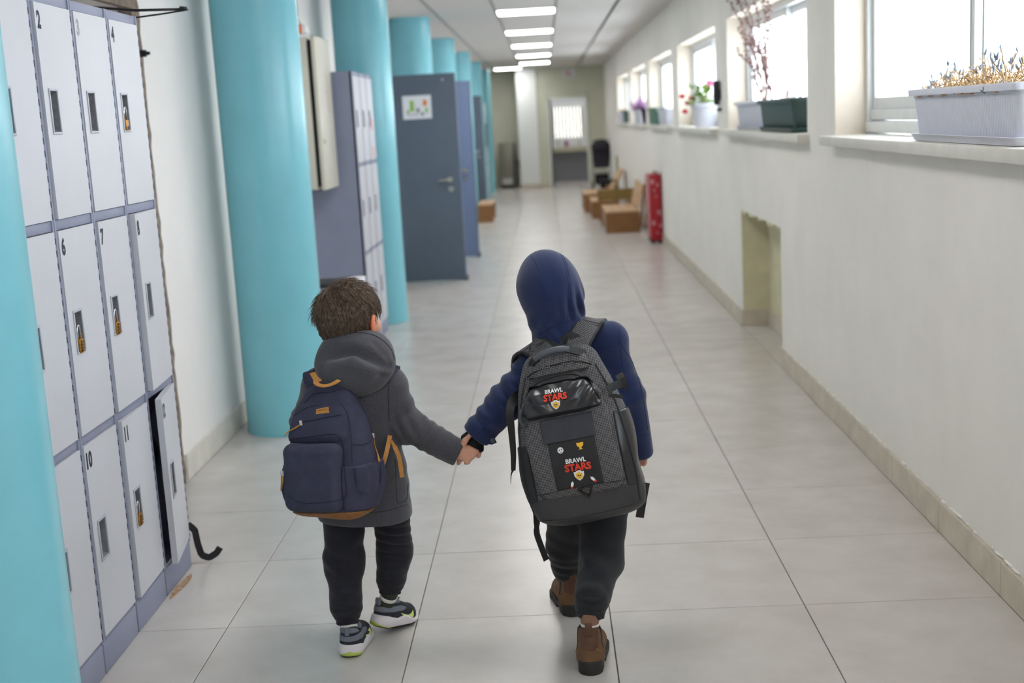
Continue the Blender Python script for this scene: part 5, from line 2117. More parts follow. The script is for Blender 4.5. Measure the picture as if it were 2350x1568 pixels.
# piping and zips laid on the surfaces
for nm_, pts, r in (('zip', [(699, 926), (720, 905), (760, 900), (788, 893), (812, 906), (832, 938), (846, 965), (852, 992)], .0022),
                    ('piping', [(674, 955), (700, 938), (720, 932), (740, 930)], .0014),
                    ('pocket_zip', [(694, 968), (720, 964), (750, 958), (782, 952)], .0022),
                    ('piping', [(655, 1008), (700, 1004), (760, 997), (778, 1003), (789, 1030), (792, 1090), (795, 1130), (785, 1146), (740, 1154), (690, 1154), (660, 1136)], .0018),
                    ('piping', [(783, 925), (800, 960), (806, 1010), (808, 1060)], .0014),
                    ('piping', [(806, 1020), (830, 1021), (852, 1012)], .0020),
                    ('piping', [(848, 905), (858, 950), (866, 1000), (874, 1060), (872, 1110)], .0014)):
    seam(nm_, pb1, pts, r, M_nvp_s, BP, 50, .0004)
lb = [cast_px(pb1, *q, .0012) for q in ((726, 940), (754, 934), (756, 948), (725, 951))]
if all(lb):
    g = MB(); vs = [tuple(p) for p, n in lb] + [tuple(p - n * .002) for p, n in lb]
    g.add(vs, [(0, 1, 2, 3), (7, 6, 5, 4), (0, 4, 5, 1), (1, 5, 6, 2), (2, 6, 7, 3), (3, 7, 4, 0)])
    lo_ = g.obj('brand_patch', M_tan, BP, org=SOFT_ORG)
    mk = MB()
    for a, b in (((730, 944), (738, 942)), ((739, 942), (746, 940)), ((748, 939.5), (751, 940.5))):
        pa_, pb_ = cast_px(pb1, *a, .0032), cast_px(pb1, *b, .0032)
        mk.tube([pa_[0], pb_[0]], .0008, 5)
    mk.obj('patch_mark', mat('burnt_print', rgb(120, 78, 34), .7), lo_, org=SOFT_ORG)
# haul loop
hl = [A(728, 868, -.215), A(724, 878, -.232), A(735, 885, -.246), A(752, 885, -.25), A(768, 879, -.246), A(778, 873, -.232)]
MB().strap([tuple(p) for p in spline(hl, 20)], (0, -.35, 1), .013, .003).obj('haul_loop', M_tan, BP, org=SOFT_ORG, smooth=False)
MB().strap([tuple(A(717, 856, -.19)), tuple(A(724, 868, -.21)), tuple(A(733, 876, -.225))], (.3, -1, .6), .016, .003).obj('strap_tab', M_tan, BP, org=SOFT_ORG)
# shoulder straps
def on_jacket(bv, pts, off):
    out = []
    for q in pts:
        h = cast_px(bv, q[0], q[1], off)
        if h is not None: out.append(tuple(h[0]))
    return out
pts = on_jacket(jb, [(738, 905), (722, 890), (712, 872), (711, 858)], .006) + [tuple(A(714, 856, -.06)), tuple(A(720, 880, .02)), tuple(A(735, 930, .05)), tuple(A(745, 990, .05))]
MB().strap([tuple(p) for p in spline(pts, 26)], [(-.3, -1, .5)] * 11 + [(-.3, -.1, 1)] * 4 + [(0, 1, .3)] * 11, .034, .007).obj('shoulder_strap', M_nvp, BP, org=SOFT_ORG)
pts = on_jacket(jb, [(880, 868), (890, 858), (899, 849), (904, 844)], .003) + [tuple(A(908, 842, -.06)), tuple(A(905, 870, .02)), tuple(A(897, 930, .045)), tuple(A(893, 990, .04)), tuple(A(897, 1015, -.03))]
MB().strap([tuple(p) for p in spline(pts, 26)], [(.3, -1, .5)] * 10 + [(.3, -.1, 1)] * 4 + [(0, 1, .3)] * 12, .026, .006).obj('shoulder_strap', M_nvp, BP, org=SOFT_ORG)
w = MB()
w.strap([tuple(p) for p in spline([A(895, 1000, -.150), A(890, 1025, -.175), A(884, 1050, -.190), A(878, 1068, -.195)], 10)], (.3, -1, .1), .0125, .0022)
w.obj('webbing', M_tan, BP, org=SOFT_ORG)
w = MB()
w.strap([tuple(p) for p in spline([A(898, 1012, -.165), A(908, 1030, -.188), A(917, 1055, -.195), A(923, 1096, -.195)], 12)], (.1, -1, .1), [.008] * 3 + [.0125] * 9, .0022)
w.obj('webbing', M_tan, BP, org=SOFT_ORG)
# zip pulls with cords
def zip_pull(px, py, cord, tail=0):
    c = cast_px(pb1, px, py, .004)
    if c is None: return
    m_ = MB()
    p = c[0]
    m_.bbox(p.x - .005, p.x + .005, p.y - .003, p.y + .003, p.z - .010, p.z + .005, .002)
    po = m_.obj('zip_pull', M_chrome, BP, smooth='auto', org=SOFT_ORG)
    k_ = MB()
    for j in range(2):
        pts = []
        for i, q in enumerate(cord):
            h = cast_px(pb1, q[0] + (j * 2 - 1) * 1.4 * math.sin(i * 1.5), q[1], .004)
            base = h[0] if h is not None and abs(h[0].y - p.y) < .05 else Vector(A(q[0], q[1], p.y - .004))
            pts.append(base)
        k_.tube([Vector(x) for x in spline([tuple(v) for v in pts], 16)], .0019, 6)
    k_.obj('pull_cord', M_tan, po, smooth=True, org=SOFT_ORG)
zip_pull(692, 970, [(690, 976), (678, 984), (664, 992), (654, 999)])
zip_pull(853, 998, [(855, 1006), (860, 1022), (866, 1040), (869, 1060)])
zip_pull(651, 1085, [(652, 1092), (650, 1108), (648, 1125)])

# ------------------------------------------------------------------ BOY IN NAVY HOOD
BR = thing('person', 'boy in a navy hooded jacket wearing the large black backpack', 'person', (.52, -.2, 0))
SOFT_ORG = (.52, -.2, 0)
hc2 = A(1262, 668, -.06)
tilt = math.radians(-9)
hR2 = yawR(8) @ np.array([[math.cos(tilt), 0, math.sin(tilt)], [0, 1, 0], [-math.sin(tilt), 0, math.cos(tilt)]])
fh2 = head_field(hc2, hR2, 1.02)
pel2 = A(1355, 1165, -.12)
sl, el2, wl2 = A(1222, 845, -.10), A(1160, 925, -.11), A(1098, 993, -.115)
sr, er2, wr2_ = A(1398, 795, -.10), A(1444, 905, -.08), A(1470, 1035, -.03)
Yg = -.095
def handR(P):
    # left hand lying in the other boy's grip
    d = cap(P, A(1100, 998, Yg), A(1088, 1020, Yg + .004), .019, .018)
    d = smin(d, chain(P, [A(1100, 1012, Yg), A(1102, 1028, Yg), A(1098, 1047, Yg)], [.0095, .0085, .0068], .003), .006)
    for a, b, r in (((1080, 1034), (1070, 1052), .0075), ((1074, 1030), (1060, 1054), .0075), ((1068, 1026), (1054, 1060), .0072), ((1064, 1022), (1052, 1064), .0062)):
        d = smin(d, chain(P, [A(1084, 1022, Yg + .010), A(*a, Yg + .026), A(*b, Yg + .012)], [r * 1.15, r, r * .85], .003), .005)
    # right hand hanging, mostly in the sleeve
    h0 = wr2_ + np.array([.0, .012, .012])
    d2 = cap(P, h0, h0 + np.array([.002, .004, -.030]), .018, .017)
    for k in range(4):
        o = np.array([-.012 + .009 * k, .012 - .006 * k, -.036])
        d2 = smin(d2, chain(P, [h0 + o, h0 + o + np.array([-.002, .008, -.018]), h0 + o + np.array([-.006, .014, -.026])], [.0068, .0062, .0054], .003), .004)
    d2 = smin(d2, chain(P, [h0 + np.array([-.012, .012, -.012]), h0 + np.array([-.022, .020, -.030])], [.0075, .006], .003), .005)
    return np.minimum(d, d2)
def bodyR(P):
    d = fh2(P)
    d = smin(d, cap(P, hc2 + np.array([0, -.01, -.05]), A(1288, 800, -.08), .036, .042), .02)
    d = smin(d, cap(P, A(1310, 850, -.09), pel2, .072, .078), .04)
    d = smin(d, chain(P, [sl, el2, wl2], [.032, .026, .019], .02), .02)
    d = smin(d, chain(P, [sr, er2, wr2_], [.032, .026, .019], .02), .02)
    return smin(d, handR(P), .006)
soft('body', bodyR, (.15, -.26, .36), (.80, .18, 1.18), .0032, M_skin, BR)
face_parts(BR, hc2, hR2, 1.02)
# black fingerless glove showing below the sleeve
gb_ = []
def gloveR(P):
    d = cap(P, A(1108, 988, Yg - .002), A(1090, 1014, Yg - .004), .0225, .021)
    d = smin(d, cap(P, A(1078, 1000, Yg - .002), A(1068, 1006, Yg), .015, .014), .012)
    d = smin(d, cap(P, A(1101, 1014, Yg - .003), A(1102, 1030, Yg - .003), .0125, .0118), .004)
    q = A(1091, 1020, Yg)
    return d - .0006 * np.sin(P[:, 0] * 1400)
soft('glove', gloveR, A(1045, 1060, Yg) - np.array([0, .06, 0]), A(1130, 960, Yg) + np.array([0, .06, 0]), .0025, mat('black_knit_glove', rgb(28, 28, 34), .9, bump=.8, bscale=420), BR)

# jacket
Mj = np.eye(4)
sp0, sp1 = A(1352, 1170, -.115), A(1292, 800, -.095)
vax = (sp1 - sp0) / np.linalg.norm(sp1 - sp0)
uax = np.cross([0, 1, 0], vax); uax /= np.linalg.norm(uax)
wax = np.cross(uax, vax)
Mj[:3, :3] = np.stack([uax, vax, wax], 1)
Mj[:3, 3] = sp0
HJ = np.linalg.norm(sp1 - sp0)
axl = (wl2 - el2) / np.linalg.norm(wl2 - el2)
axr = (wr2_ - er2) / np.linalg.norm(wr2_ - er2)
jr = []
def jackR(P):
    q = to_local(Mj, P)
    d = loft(q, [.025, .08, .2, .32, .40, HJ - .01], [.004] * 6, [0] * 6, [.125, .128, .135, .142, .120, .07], [.098, .098, .098, .096, .082, .055], 2.5, .03)
    d = smin(d, cap(P, A(1228, 842, -.095), A(1398, 778, -.095), .046, .052), .035)
    a1 = chain(P, [sl, el2, wl2], [.050, .052, .046], .02)
    a1 = a1 - fold(P, A(1165, 905, -.14), (-.8, 0, -.7), .045, .0080, .06, 2.2) - fold(P, A(1110, 955, -.13), axl, .042, .0062, .05, .6)
    a1 = a1 - fold(P, A(1195, 850, -.12), (-.3, 0, -1), .04, .006, .05, 1.0)
    a1 = smax(a1, (P - wl2) @ axl - .014, .006)
    a1 = smax(a1, -cap(P, wl2 + axl * .002, wl2 + axl * .06, .036), .004)
    d = smin(d, a1, .028)
    a2 = chain(P, [sr, er2, wr2_], [.052, .046, .037], .02)
    a2 = a2 - fold(P, A(1450, 880, -.11), (.3, 0, -1), .05, .003, .06)
    a2 = smax(a2, (P - wr2_) @ axr - .016, .006)
    a2 = smax(a2, -cap(P, wr2_ + axr * .002, wr2_ + axr * .06, .029), .004)
    d = smin(d, a2, .026)
    return d - lumps(P, 24, .0024, 12)
soft('jacket', jackR, (.14, -.27, .30), (.82, .10, 1.0), .004, M_navy, BR, bvh=jr)
hr = []
def hoodR(P):
    q = (P - hc2) @ hR2
    d = ell(q, (-.002, -.012, .012), (.094, .118, .112))
    d = smin(d, ell(q, (.006, -.036, -.075), (.070, .074, .095)), .05)
    d = smin(d, cap(P, A(1272, 745, -.10), A(1288, 800, -.10), .066, .082), .03)
    # opening towards the face
    d = smax(d, -cap(q, (0, .06, .005), (0, .2, -.01), .078, .085), .012)
    d = smax(d, -ell(q, (0, .02, 0), (.084, .100, .098)), .006)
    d = smax(d, -cap(q, (0, .03, -.02), (.01, .0, -.13), .06, .05), .01)
    d = d - fold(q, (.060, -.085, -.085), (.85, .3, .3), .036, .0050, .045, .4) - fold(q, (.07, -.05, -.02), (.9, .3, .15), .05, .0025, .05, 1.8)
    d = d - fold(q, (-.02, -.10, .05), (.9, 0, .3), .07, .002, .06, 1.2) - fold(P, A(1275, 775, -.18), (.8, 0, .5), .04, .004, .05) - fold(P, A(1316, 702, -.13), (1, .2, .12), .032, .0075, .048, .8)
    return d - lumps(P, 30, .0024, 6) - fold(q, (-.05, -.07, -.09), (-.6, .2, .8), .045, .0035, .05, .3)
soft('hood', hoodR, A(1262, 668, -.06) - np.array([.14, .17, .20]), A(1262, 668, -.06) + np.array([.15, .17, .145]), .0034, M_navy, BR, bvh=hr)
for pts in ([(1218, 588), (1234, 612), (1243, 640), (1252, 668), (1256, 700), (1259, 730)], [(1283, 577), (1294, 600), (1301, 630), (1306, 670), (1304, 705), (1301, 735)],
            [(1286, 577), (1298, 600), (1305, 630), (1310, 670), (1308, 705), (1306, 730)]):
    seam('hood_seam', hr, pts, .0014, M_navy_s, BR, off=-.0004)
seam('collar_seam', hr + jr, [(1236, 768), (1262, 752), (1290, 742), (1318, 734)], .0016, M_navy_s, BR, off=.0004)
for nm_, pts in (('yoke_seam', [(1368, 800), (1390, 794), (1412, 791), (1424, 793)]), ('sleeve_seam', [(1420, 752), (1426, 790), (1450, 830), (1468, 880), (1478, 930), (1486, 985)]),
                 ('armhole_seam', [(1418, 770), (1424, 800), (1428, 850), (1434, 900)]), ('cuff_seam', [(1470, 1002), (1480, 998), (1490, 996)]),
                 ('sleeve_seam', [(1195, 905), (1160, 935), (1128, 965), (1105, 985)]), ('cuff_seam', [(1085, 983), (1098, 1000), (1115, 1010), (1130, 1012)])):
    seam(nm_, jr, pts, .0010, M_navy_s, BR, off=.0003)
# sleeve tab with button
tb = [cast_px(jr, *q, .003) for q in ((1092, 990), (1104, 1003), (1118, 1010))]
pts = [tuple(p[0]) for p in tb if p] + [tuple(A(1128, 1013, -.150)), tuple(A(1137, 1009, -.148))]
to = MB().strap(pts, [(-.3, -1, .3)] * len(pts), .020, .004).obj('sleeve_tab', M_navy, BR, org=SOFT_ORG)
bc_ = A(1131, 1012, -.156)
MB().cyl(tuple(bc_), tuple(bc_ + np.array([-.001, -.004, .002])), .0075, .007, 16).obj('button', mat('dark_button', rgb(40, 44, 60), .3), to, smooth='auto', org=SOFT_ORG)

# trousers
RkR = [A(1385, 1150, -.12), A(1380, 1285, -.20), A(1357, 1385, -.370)]
RkL = [A(1305, 1160, -.10), A(1297, 1250, -.02), A(1300, 1300, .02)]
def pantsR(P):
    l = leg_field(RkR, [.075, .062, .048], None, [(A(1360, 1378, -.41), (.1, 0, 1), .028, .006, .05), (A(1375, 1290, -.25), (.6, 0, 1), .055, .005, .07), (A(1345, 1330, -.3), (-.5, 0, 1), .05, .004, .06)], 3)(P)
    l = smin(l, cap(P, A(1357, 1378, -.372), A(1355, 1398, -.388), .044, .038), .012)
    r = leg_field(RkL, [.068, .054, .048], None, [(A(1290, 1290, -.02), (.25, 0, 1), .032, .0035, .045), (A(1280, 1240, -.05), (.7, 0, 1), .05, .004, .05)], 4)(P)
    r = smin(r, cap(P, A(1300, 1295, .02), A(1302, 1315, .028), .043, .036), .012)
    d = smin(l, r, .008)
    return smin(d, ell(P, A(1358, 1130, -.115), (.130, .095, .09)), .02)
soft('trousers', pantsR, (.33, -.46, .08), (.72, .12, .47), .0038, M_pantR, BR)
rib_cuff('trouser_cuff', A(1356, 1392, -.384), A(1354, 1417, -.400), .0390, M_pantR, BR)
rib_cuff('trouser_cuff', A(1302, 1311, .025), A(1304, 1326, .030), .0360, M_pantR, BR)
boot(BR, shoe_frame((.524, -.440, 0), -4, 0, 1.1), 1, A(1354, 1408, -.402))
boot(BR, shoe_frame((.490, -.028, 0), 9, 0, 1.1), -1, A(1304, 1322, .022))

# ------------------------------------------------------------------ BLACK BACKPACK
def grid_material():
    m = bpy.data.materials.new('ripstop_grid')
    m.use_nodes = True
    nt = m.node_tree; N, L = nt.nodes, nt.links
    b = N['Principled BSDF']
    b.inputs['Roughness'].default_value = .75
    ap = N.new('ShaderNodeAttribute'); ap.attribute_name = 'bag_co'
    an = N.new('ShaderNodeAttribute'); an.attribute_name = 'bag_n'
    sp = N.new('ShaderNodeSeparateXYZ'); L.new(ap.outputs['Vector'], sp.inputs[0])
    sn = N.new('ShaderNodeSeparateXYZ'); L.new(an.outputs['Vector'], sn.inputs[0])
    def cmb(a, c):
        o = N.new('ShaderNodeCombineXYZ'); L.new(sp.outputs[a], o.inputs[0]); L.new(sp.outputs[c], o.inputs[1]); return o
    def gt(ax, th):
        q = N.new('ShaderNodeMath'); q.operation = 'ABSOLUTE'; L.new(sn.outputs[ax], q.inputs[0])
        g = N.new('ShaderNodeMath'); g.operation = 'GREATER_THAN'; L.new(q.outputs[0], g.inputs[0]); g.inputs[1].default_value = th; return g
    def mixv(f, a, c):
        x = N.new('ShaderNodeMix'); x.data_type = 'VECTOR'
        L.new(f.outputs[0], x.inputs[0]); L.new(a, x.inputs[4]); L.new(c, x.inputs[5]); return x.outputs[1]
    v = mixv(gt(1, .74), cmb(0, 1).outputs[0], cmb(0, 2).outputs[0])
    v = mixv(gt(0, .78), v, cmb(2, 1).outputs[0])
    br = N.new('ShaderNodeTexBrick')
    br.offset = 0.0
    br.inputs['Scale'].default_value = 1.0
    br.inputs['Brick Width'].default_value = .0044
    br.inputs['Row Height'].default_value = .0044
    br.inputs['Mortar Size'].default_value = .00045
    br.inputs['Mortar Smooth'].default_value = .4
    br.inputs['Color1'].default_value = rgb(40, 39, 42)
    br.inputs['Color2'].default_value = rgb(47, 46, 49)
    br.inputs['Mortar'].default_value = rgb(138, 135, 138)
    L.new(v, br.inputs['Vector'])
    L.new(br.outputs['Color'], b.inputs['Base Color'])
    return m
M_grid = grid_material()
M_blk2 = mat('black_polyester', rgb(42, 42, 45), .7, var=.2, vscale=40, bump=.35, bscale=300)
M_vinyl = mat('glossy_black_vinyl', rgb(40, 40, 44), .28, var=.1, vscale=30, bump=.12, bscale=60)
M_base2 = mat('dark_grey_vinyl', rgb(54, 54, 56), .5, var=.12, vscale=60, bump=.4, bscale=220)
M_flap = mat('charcoal_nylon', rgb(52, 53, 62), .65, var=.12, vscale=30, bump=.3, bscale=400)
M_panel = mat('printed_black_cloth', rgb(26, 26, 30), .6)
M_rubber = mat('grey_rubber_grip', rgb(84, 88, 96), .4)
BG = thing('backpack', 'large black grid-cloth school backpack with printed logos worn by the hooded boy', 'backpack', (.53, -.3, .35))
SOFT_ORG = (.53, -.3, .35)
M2 = frame(A(1366, 1178, -.225), yaw=-9, pitch=-10, roll=10.5)


def weave(o, M):
    """store bag-frame position and normal on the mesh so that the woven grid follows the cloth"""
    me = o.data
    n = len(me.vertices)
    v = np.empty(n * 3); me.vertices.foreach_get('co', v)
    q = to_local(M, v.reshape(-1, 3) + np.array(SOFT_ORG))
    nr = np.empty(n * 3); me.vertices.foreach_get('normal', nr)
    nl_ = nr.reshape(-1, 3) @ M[:3, :3]
    for k, d in (('bag_co', q), ('bag_n', nl_)):
        a = me.attributes.new(k, 'FLOAT_VECTOR', 'POINT')
        a.data.foreach_set('vector', d.astype(np.float32).ravel())
    return o


v2 = [-.005, .02, .08, .17, .28, .38, .45, .49]
g1, gl_ = [], []
def packR(P):
    d = loft(P, v2, [0, 0, 0, 0, 0, 0, 0, 0], [.070, .078, .084, .084, .078, .066, .054, .046],
             [.124, .146, .160, .161, .150, .130, .106, .084], [.070, .080, .086, .086, .080, .068, .056, .046], 3.4, .035)
    return d - lumps(P, 22, .0035, 21)
bx2 = ((-.24, -.05, -.06), (.24, .54, .28))
weave(lin_soft('main_compartment', packR, *bx2, .0038, M_grid, BG, M2, gl_, g1), M2)
lin_soft('base_panel', lambda P: smax(packR(P) - .0030, P[:, 1] - .088 - .014 * np.cos(P[:, 0] * 18), .004), *bx2, .0038, M_base2, BG, M2, gl_, g1)
lin_soft('side_panel', lambda P: smax(smax(packR(P) - .0026, .126 - P[:, 0], .004), P[:, 1] - .285, .004), *bx2, .0038, M_vinyl, BG, M2, gl_, g1)
lin_soft('side_panel', lambda P: smax(smax(packR(P) - .0026, P[:, 0] + .126, .004), P[:, 1] - .235, .004), *bx2, .0038, M_blk2, BG, M2, gl_, g1)
def midR(P):
    d = loft(P, [.075, .10, .17, .27, .345, .375], [0] * 6, [.160, .166, .168, .160, .144, .13], [.112, .118, .122, .118, .106, .08], [.018, .024, .026, .024, .020, .012], 4.0, .012)
    return d - lumps(P, 24, .0026, 22)
weave(lin_soft('front_compartment', midR, *bx2, .0036, M_grid, BG, M2, gl_, g1), M2)
# printed panel with its flap
panel = lambda P: smax(midR(P) - .0022, np.maximum(np.abs(P[:, 0] - .004) - .066, np.abs(P[:, 1] - .166) - .066), .003)
lin_soft('printed_panel', panel, *bx2, .003, M_panel, BG, M2, gl_, g1)
flap = lambda P: smax(midR(P) - .0058, np.maximum(np.abs(P[:, 0] - .000) - .074, np.abs(P[:, 1] - .263) - .033), .004)
lin_soft('panel_flap', flap, *bx2, .003, M_flap, BG, M2, gl_, g1)
# glossy upper pocket
def topR(P):
    d = loft(P, [.298, .312, .340, .368, .390, .402], [-.008] * 6, [.158, .164, .162, .152, .140, .130], [.100, .110, .108, .094, .068, .045], [.022, .036, .036, .030, .022, .013], 3.0, .014)
    d = d - fold(P, (-.06, .35, .19), (.8, .6, 0), .048, .0042, .05, .5) - fold(P, (.055, .35, .19), (.8, -.7, 0), .042, .0048, .045, 2.0)
    return d
lin_soft('upper_pocket', topR, *bx2, .003, M_vinyl, BG, M2, gl_, g1)
arch = lambda P: smax(loft(P, [.34, .37, .395, .412, .424], [-.008] * 5, [.146, .144, .136, .126, .118], [.112, .102, .082, .062, .042], [.030, .030, .026, .022, .014], 3.0, .01), -(topR(P) - .003), .004)
lin_soft('pocket_gusset', arch, *bx2, .0032, M_blk2, BG, M2, gl_, g1)
roof = lambda P: loft(P, [.405, .418, .44, .458, .468], [-.002] * 5, [.108, .114, .108, .096, .086], [.092, .096, .088, .074, .048], [.022, .026, .024, .018, .010], 3.0, .01) - lumps(P, 30, .0022, 30)
weave(lin_soft('top_compartment', roof, *bx2, .0034, M_grid, BG, M2, gl_, g1), M2)


def bagpt(u, v, off=.001):
    best = None
    for b in gl_:
        h = b.ray_cast(Vector((u, v, 1)), Vector((0, 0, -1)))
        if h[0] is not None and (best is None or h[0].z > best): best = h[0].z
    return None if best is None else (u, v, best + off)
def to_w(p):
    return tuple(M2[:3, :3] @ np.array(p) + M2[:3, 3])
def bag_line(name, pts, r, m, n=40, off=.0008):
    res = [bagpt(q[0], q[1], off) for q in spline(pts, n)]
    res = [to_w(p) for p in res if p]
    return MB().tube(res, r, 6).obj(name, m, BG, smooth=True, org=SOFT_ORG)
M_zip = mat('black_zip', rgb(24, 24, 26), .45)
bag_line('zip', [(-.114, .318), (-.104, .358), (-.080, .390), (-.04, .406), (.025, .408), (.062, .394), (.088, .362), (.100, .326)], .0026, M_zip)
bag_line('zip', [(-.094, .420), (-.06, .434), (0, .440), (.06, .436), (.090, .422)], .0028, M_zip)
zt = MB()
for k in range(16):
    u = -.064 + .0052 * k + (.03 if k > 8 else 0)
    p = bagpt(u, .4355 + .003 * math.cos(u * 30), .0035)
    if p: 
        q = to_w(p); zt.ell(q, (.0016, .0016, .0016), 6, 4)
zt.obj('zip_teeth', M_chrome, BG, smooth=True, org=SOFT_ORG)
bag_line('piping', [(-.150, .03), (-.155, .12), (-.148, .24), (-.128, .34), (-.10, .42)], .0026, M_blk2)
bag_line('piping', [(.150, .03), (.155, .12), (.148, .24), (.128, .34), (.10, .42)], .0026, M_blk2)
bag_line('seam', [(-.13, .095), (-.06, .100), (0, .102), (.06, .100), (.13, .095)], .0012, M_blk2)
bag_line('seam', [(-.13, .022), (-.06, .018), (0, .017), (.06, .018), (.13, .022)], .0012, M_blk2)
# carrying handle, loops
hp = [(-.078, .446, .106), (-.060, .464, .128), (-.03, .476, .138), (.01, .480, .140), (.04, .474, .134), (.060, .464, .116)]
MB().tube([to_w(p) for p in spline(hp[1:5], 20)], .0098, 12).obj('carry_handle', M_rubber, BG, smooth=True, org=SOFT_ORG)
MB().strap([to_w(p) for p in spline([hp[0], (-.070, .458, .119), hp[1], (-.048, .470, .134)], 10)], tuple(M2[:3, :3] @ np.array([0, .5, 1])), .022, .005).obj('handle_webbing', M_blk2, BG, org=SOFT_ORG)
MB().strap([to_w(p) for p in spline([(.028, .480, .138), hp[4], hp[5], (.078, .452, .099)], 10)], tuple(M2[:3, :3] @ np.array([0, .5, 1])), .022, .005).obj('handle_webbing', M_blk2, BG, org=SOFT_ORG)
MB().strap([to_w(p) for p in spline([(-.06, .488, .05), (-.04, .502, .055), (0, .496, .05), (.04, .512, .055), (.062, .496, .05)], 18)], tuple(M2[:3, :3] @ np.array([0, .2, 1])), .022, .004).obj('hanging_loop', M_blk2, BG, org=SOFT_ORG)
# triangle ring
tri = [(-.004, .094), (.036, .098), (.018, .066), (-.004, .094)]
res = []
for a, b in zip(tri[:-1], tri[1:]):
    for k in range(8):
        t_ = k / 8
        p = bagpt(a[0] + (b[0] - a[0]) * t_, a[1] + (b[1] - a[1]) * t_, .003)
        if p: res.append(to_w(p))
res.append(res[0])
MB().tube(res, .0032, 6).obj('triangle_ring', M_zip, BG, smooth=True, org=SOFT_ORG)
# grip ring on the left flank
rg = A(1204, 958, -.30)
tt = MB()
tt.tube([tuple(rg + np.array([.012 * math.cos(a), -.004 * math.sin(a), .024 * math.sin(a)])) for a in np.linspace(0, 2 * PI, 22)], .0055, 8)
tt.obj('side_ring', M_rubber, BG, smooth=True, org=SOFT_ORG)
# side buckles and compression straps
w = MB()
w.strap([tuple(A(*q)) for q in ((1395, 895, -.385), (1412, 884, -.37), (1428, 880, -.35), (1436, 876, -.33))], (.2, -1, .2), .022, .003)
w.obj('compression_strap', M_zip, BG, org=SOFT_ORG)
w = MB()
w.strap([tuple(A(*q)) for q in ((1420, 858, -.345), (1426, 868, -.35), (1430, 882, -.352), (1430, 893, -.35))], (.1, -1, .1), .022, .003)
w.obj('compression_strap', M_zip, BG, org=SOFT_ORG)
w = MB()
w.strap([tuple(A(*q)) for q in ((1398, 908, -.382), (1412, 908, -.372), (1428, 912, -.352))], (.2, -1, .2), .010, .003)
w.obj('compression_strap', M_zip, BG, org=SOFT_ORG)
# shoulder straps over the jacket
def strap_over(pts, nrm, wd, nm='shoulder_strap', m=None):
    s_ = MB().strap([tuple(p) for p in spline(pts, 30)], nrm, wd, .010)
    o = s_.obj(nm, m or M_grid, BG, org=SOFT_ORG)
    me = o.data
    a = me.attributes.new('bag_co', 'FLOAT_VECTOR', 'POINT')
    b_ = me.attributes.new('bag_n', 'FLOAT_VECTOR', 'POINT')
    n = len(me.vertices) // 4
    vals, nv_ = [], []
    for i in range(n):
        for c in (-.5, .5, .5, -.5):
            vals += [c * wd, i * .0098, 0]
            nv_ += [0, 0, 1]
    a.data.foreach_set('vector', np.array(vals, np.float32))
    b_.data.foreach_set('vector', np.array(nv_, np.float32))
    for s2 in (-1, 1):
        e_ = MB()
        sp = [Vector(p) for p in spline(pts, 30)]
        ed = []
        for i in range(30):
            d = (sp[min(i + 1, 29)] - sp[max(i - 1, 0)]).normalized()
            nn_ = Vector(nrm[i])
            sd = d.cross(nn_).normalized()
            ed.append(sp[i] + sd * (s2 * wd / 2))
        e_.tube(ed, .0058, 8)
        e_.obj('strap_binding', M_blk2, BG, smooth=True, org=SOFT_ORG)
strap_over([A(1322, 800, -.195), A(1335, 770, -.175), A(1352, 742, -.135), A(1362, 734, -.09), A(1370, 745, -.03), A(1385, 800, .01), A(1400, 880, .015), A(1405, 960, -.01)],
           [(0, -1, .5)] * 9 + [(.1, -.4, 1)] * 5 + [(.1, .5, 1)] * 4 + [(.2, 1, .2)] * 12, .060)
strap_over([A(1258, 815, -.195), A(1240, 800, -.175), A(1215, 797, -.14), A(1200, 806, -.095), A(1196, 830, -.045), A(1205, 880, -.005), A(1222, 950, .0), A(1235, 1000, -.02)],
           [(-.1, -1, .5)] * 8 + [(-.3, -.3, 1)] * 5 + [(-.5, .4, .8)] * 4 + [(-.3, 1, .2)] * 13, .056)
# loose webbing ends
def loose(pts, wd, nrm=(0, -1, .1), n=22):
    return MB().strap([tuple(p) for p in spline([A(*q) for q in pts], n)], nrm, wd, .0022).obj('loose_strap', M_zip, BG, org=SOFT_ORG)
loose([(1196, 905, -.17), (1180, 915, -.20), (1170, 945, -.22), (1174, 990, -.225), (1178, 1040, -.225), (1178, 1080, -.225)], [.030 - .0008 * i for i in range(22)])
MB().tube([tuple(p) for p in spline([A(1178, 1078, -.225), A(1173, 1090, -.225), A(1172, 1112, -.226)], 8)], [.0034, .003, .0026, .002, .0016, .0012, .0009, .0004], 6).obj('frayed_end', M_zip, BG, smooth=True, org=SOFT_ORG)
loose([(1212, 1100, -.25), (1216, 1140, -.245), (1228, 1178, -.24), (1232, 1200, -.24), (1232, 1225, -.24), (1244, 1260, -.238), (1254, 1286, -.236)], [.012] * 8 + [.016, .018, .020, .018, .015, .018] + [.018] * 8, (.5, -1, .1))
loose([(1482, 1108, -.20), (1476, 1140, -.205), (1468, 1188, -.207)], .024, (.1, -1, .1), 10)

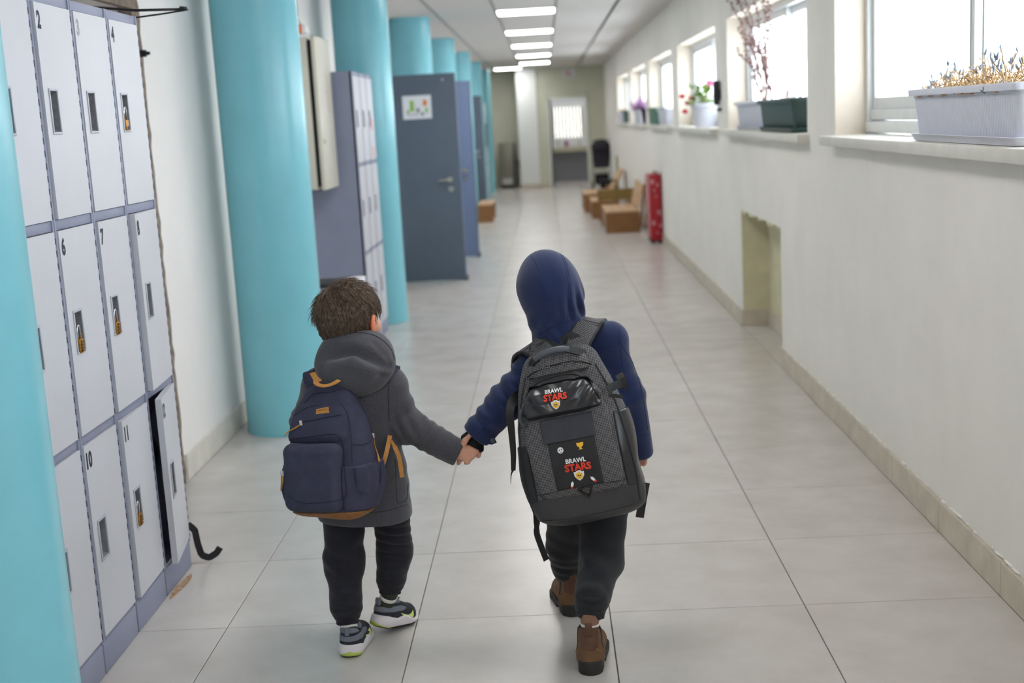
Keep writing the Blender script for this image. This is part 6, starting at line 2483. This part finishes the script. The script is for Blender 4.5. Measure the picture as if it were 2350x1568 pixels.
# printed logos
M_pw_ = mat('white_print', rgb(232, 232, 232), .5)
M_pr_ = mat('red_print', rgb(226, 62, 34), .5)
M_po_ = mat('orange_shadow_print', rgb(150, 28, 22), .5)
M_py_ = mat('yellow_print', rgb(246, 190, 50), .5)
M_pk_ = mat('black_print', rgb(14, 14, 16), .6)
M_pb_ = mat('grey_print', rgb(120, 120, 126), .6)
def logo(u0, v0, s, rot):
    def rel(shape, dx, dy, sc=1.0):
        vs, fs = shape
        c, q = math.cos(math.radians(rot)), math.sin(math.radians(rot))
        out = []
        for a in vs:
            x, y = (dx + a[0] * sc) * s, (dy + a[1] * sc) * s
            out.append((u0 + x * c - y * q, v0 + x * q + y * c))
        return out, fs
    t1 = text_mesh('BRAWL', 1.0, bold=.035)
    t2 = text_mesh('STARS', 1.55, bold=.055)
    b1 = text_mesh('BRAWL', 1.0, bold=.10)
    b2 = text_mesh('STARS', 1.55, bold=.14)
    decal('logo_outline', gl_, M2, [rel(b1, -.15, 1.28), rel(b2, 0, 0)], M_pk_, BG, .0012)
    decal('logo_shadow', gl_, M2, [rel(t2, .05, -.08)], M_po_, BG, .0016)
    decal('logo_top_word', gl_, M2, [rel(t1, -.15, 1.28)], M_pw_, BG, .0021)
    decal('logo_main_word', gl_, M2, [rel(t2, 0, 0)], M_pr_, BG, .0022)
    sh_ = poly2([(-.85, -.25), (-.55, -.30), (-.35, -.12), (0, -.05), (.35, -.12), (.55, -.30), (.85, -.25), (.80, -.95), (.45, -1.45), (0, -1.75), (-.45, -1.45), (-.80, -.95)])
    st_ = []
    for k in range(12):
        r = .66 if k % 2 == 0 else .50
        a = PI / 2 + k * PI / 6
        st_.append((r * math.cos(a), -.92 + r * math.sin(a)))
    decal('emblem_shield', gl_, M2, [rel(sh_, 0, 0)], M_pw_, BG, .0016)
    decal('emblem_star', gl_, M2, [rel(poly2(st_), 0, 0)], M_py_, BG, .0022)
    decal('emblem_mark', gl_, M2, [rel(disc(-.16, -.90, .12, .12, 10), 0, 0), rel(disc(.16, -.90, .12, .12, 10), 0, 0), rel(poly2([(-.10, -1.14), (.10, -1.14), (.08, -1.22), (-.08, -1.22)]), 0, 0)], M_pk_, BG, .0026)
logo(-.016, .346, .0152, -2)
logo(.008, .147, .0168, -2)
# small icons printed on the panel: trophy, ball, two darts
decal('ball_print', gl_, M2, [disc(-.030, .208, .0085)], M_pw_, BG, .0016)
decal('ball_mark', gl_, M2, [disc(-.033, .209, .0018, n=8), disc(-.026, .210, .0018, n=8), disc(-.029, .203, .0022, .0012, 8)], M_pk_, BG, .0022)
tro = [(-.012, .010), (.012, .010), (.010, .000), (.004, -.005), (.003, -.009), (.008, -.012), (-.008, -.012), (-.003, -.009), (-.004, -.005), (-.010, .000)]
decal('trophy_print', gl_, M2, [moved(poly2(tro), .026, .211, .85)], M_py_, BG, .0016)
for (u, v, r_) in ((-.018, .108, -20), (.044, .114, 40)):
    decal('dart_body_print', gl_, M2, [moved(poly2([(-.003, -.004), (.003, -.004), (.004, .006), (0, .012), (-.004, .006)]), u, v, 1.0, r_)], M_pw_, BG, .0016)
    decal('dart_tail_print', gl_, M2, [moved(poly2([(-.003, -.009), (.003, -.009), (.003, -.003), (-.003, -.003)]), u, v, 1.0, r_)], M_pr_, BG, .0020)
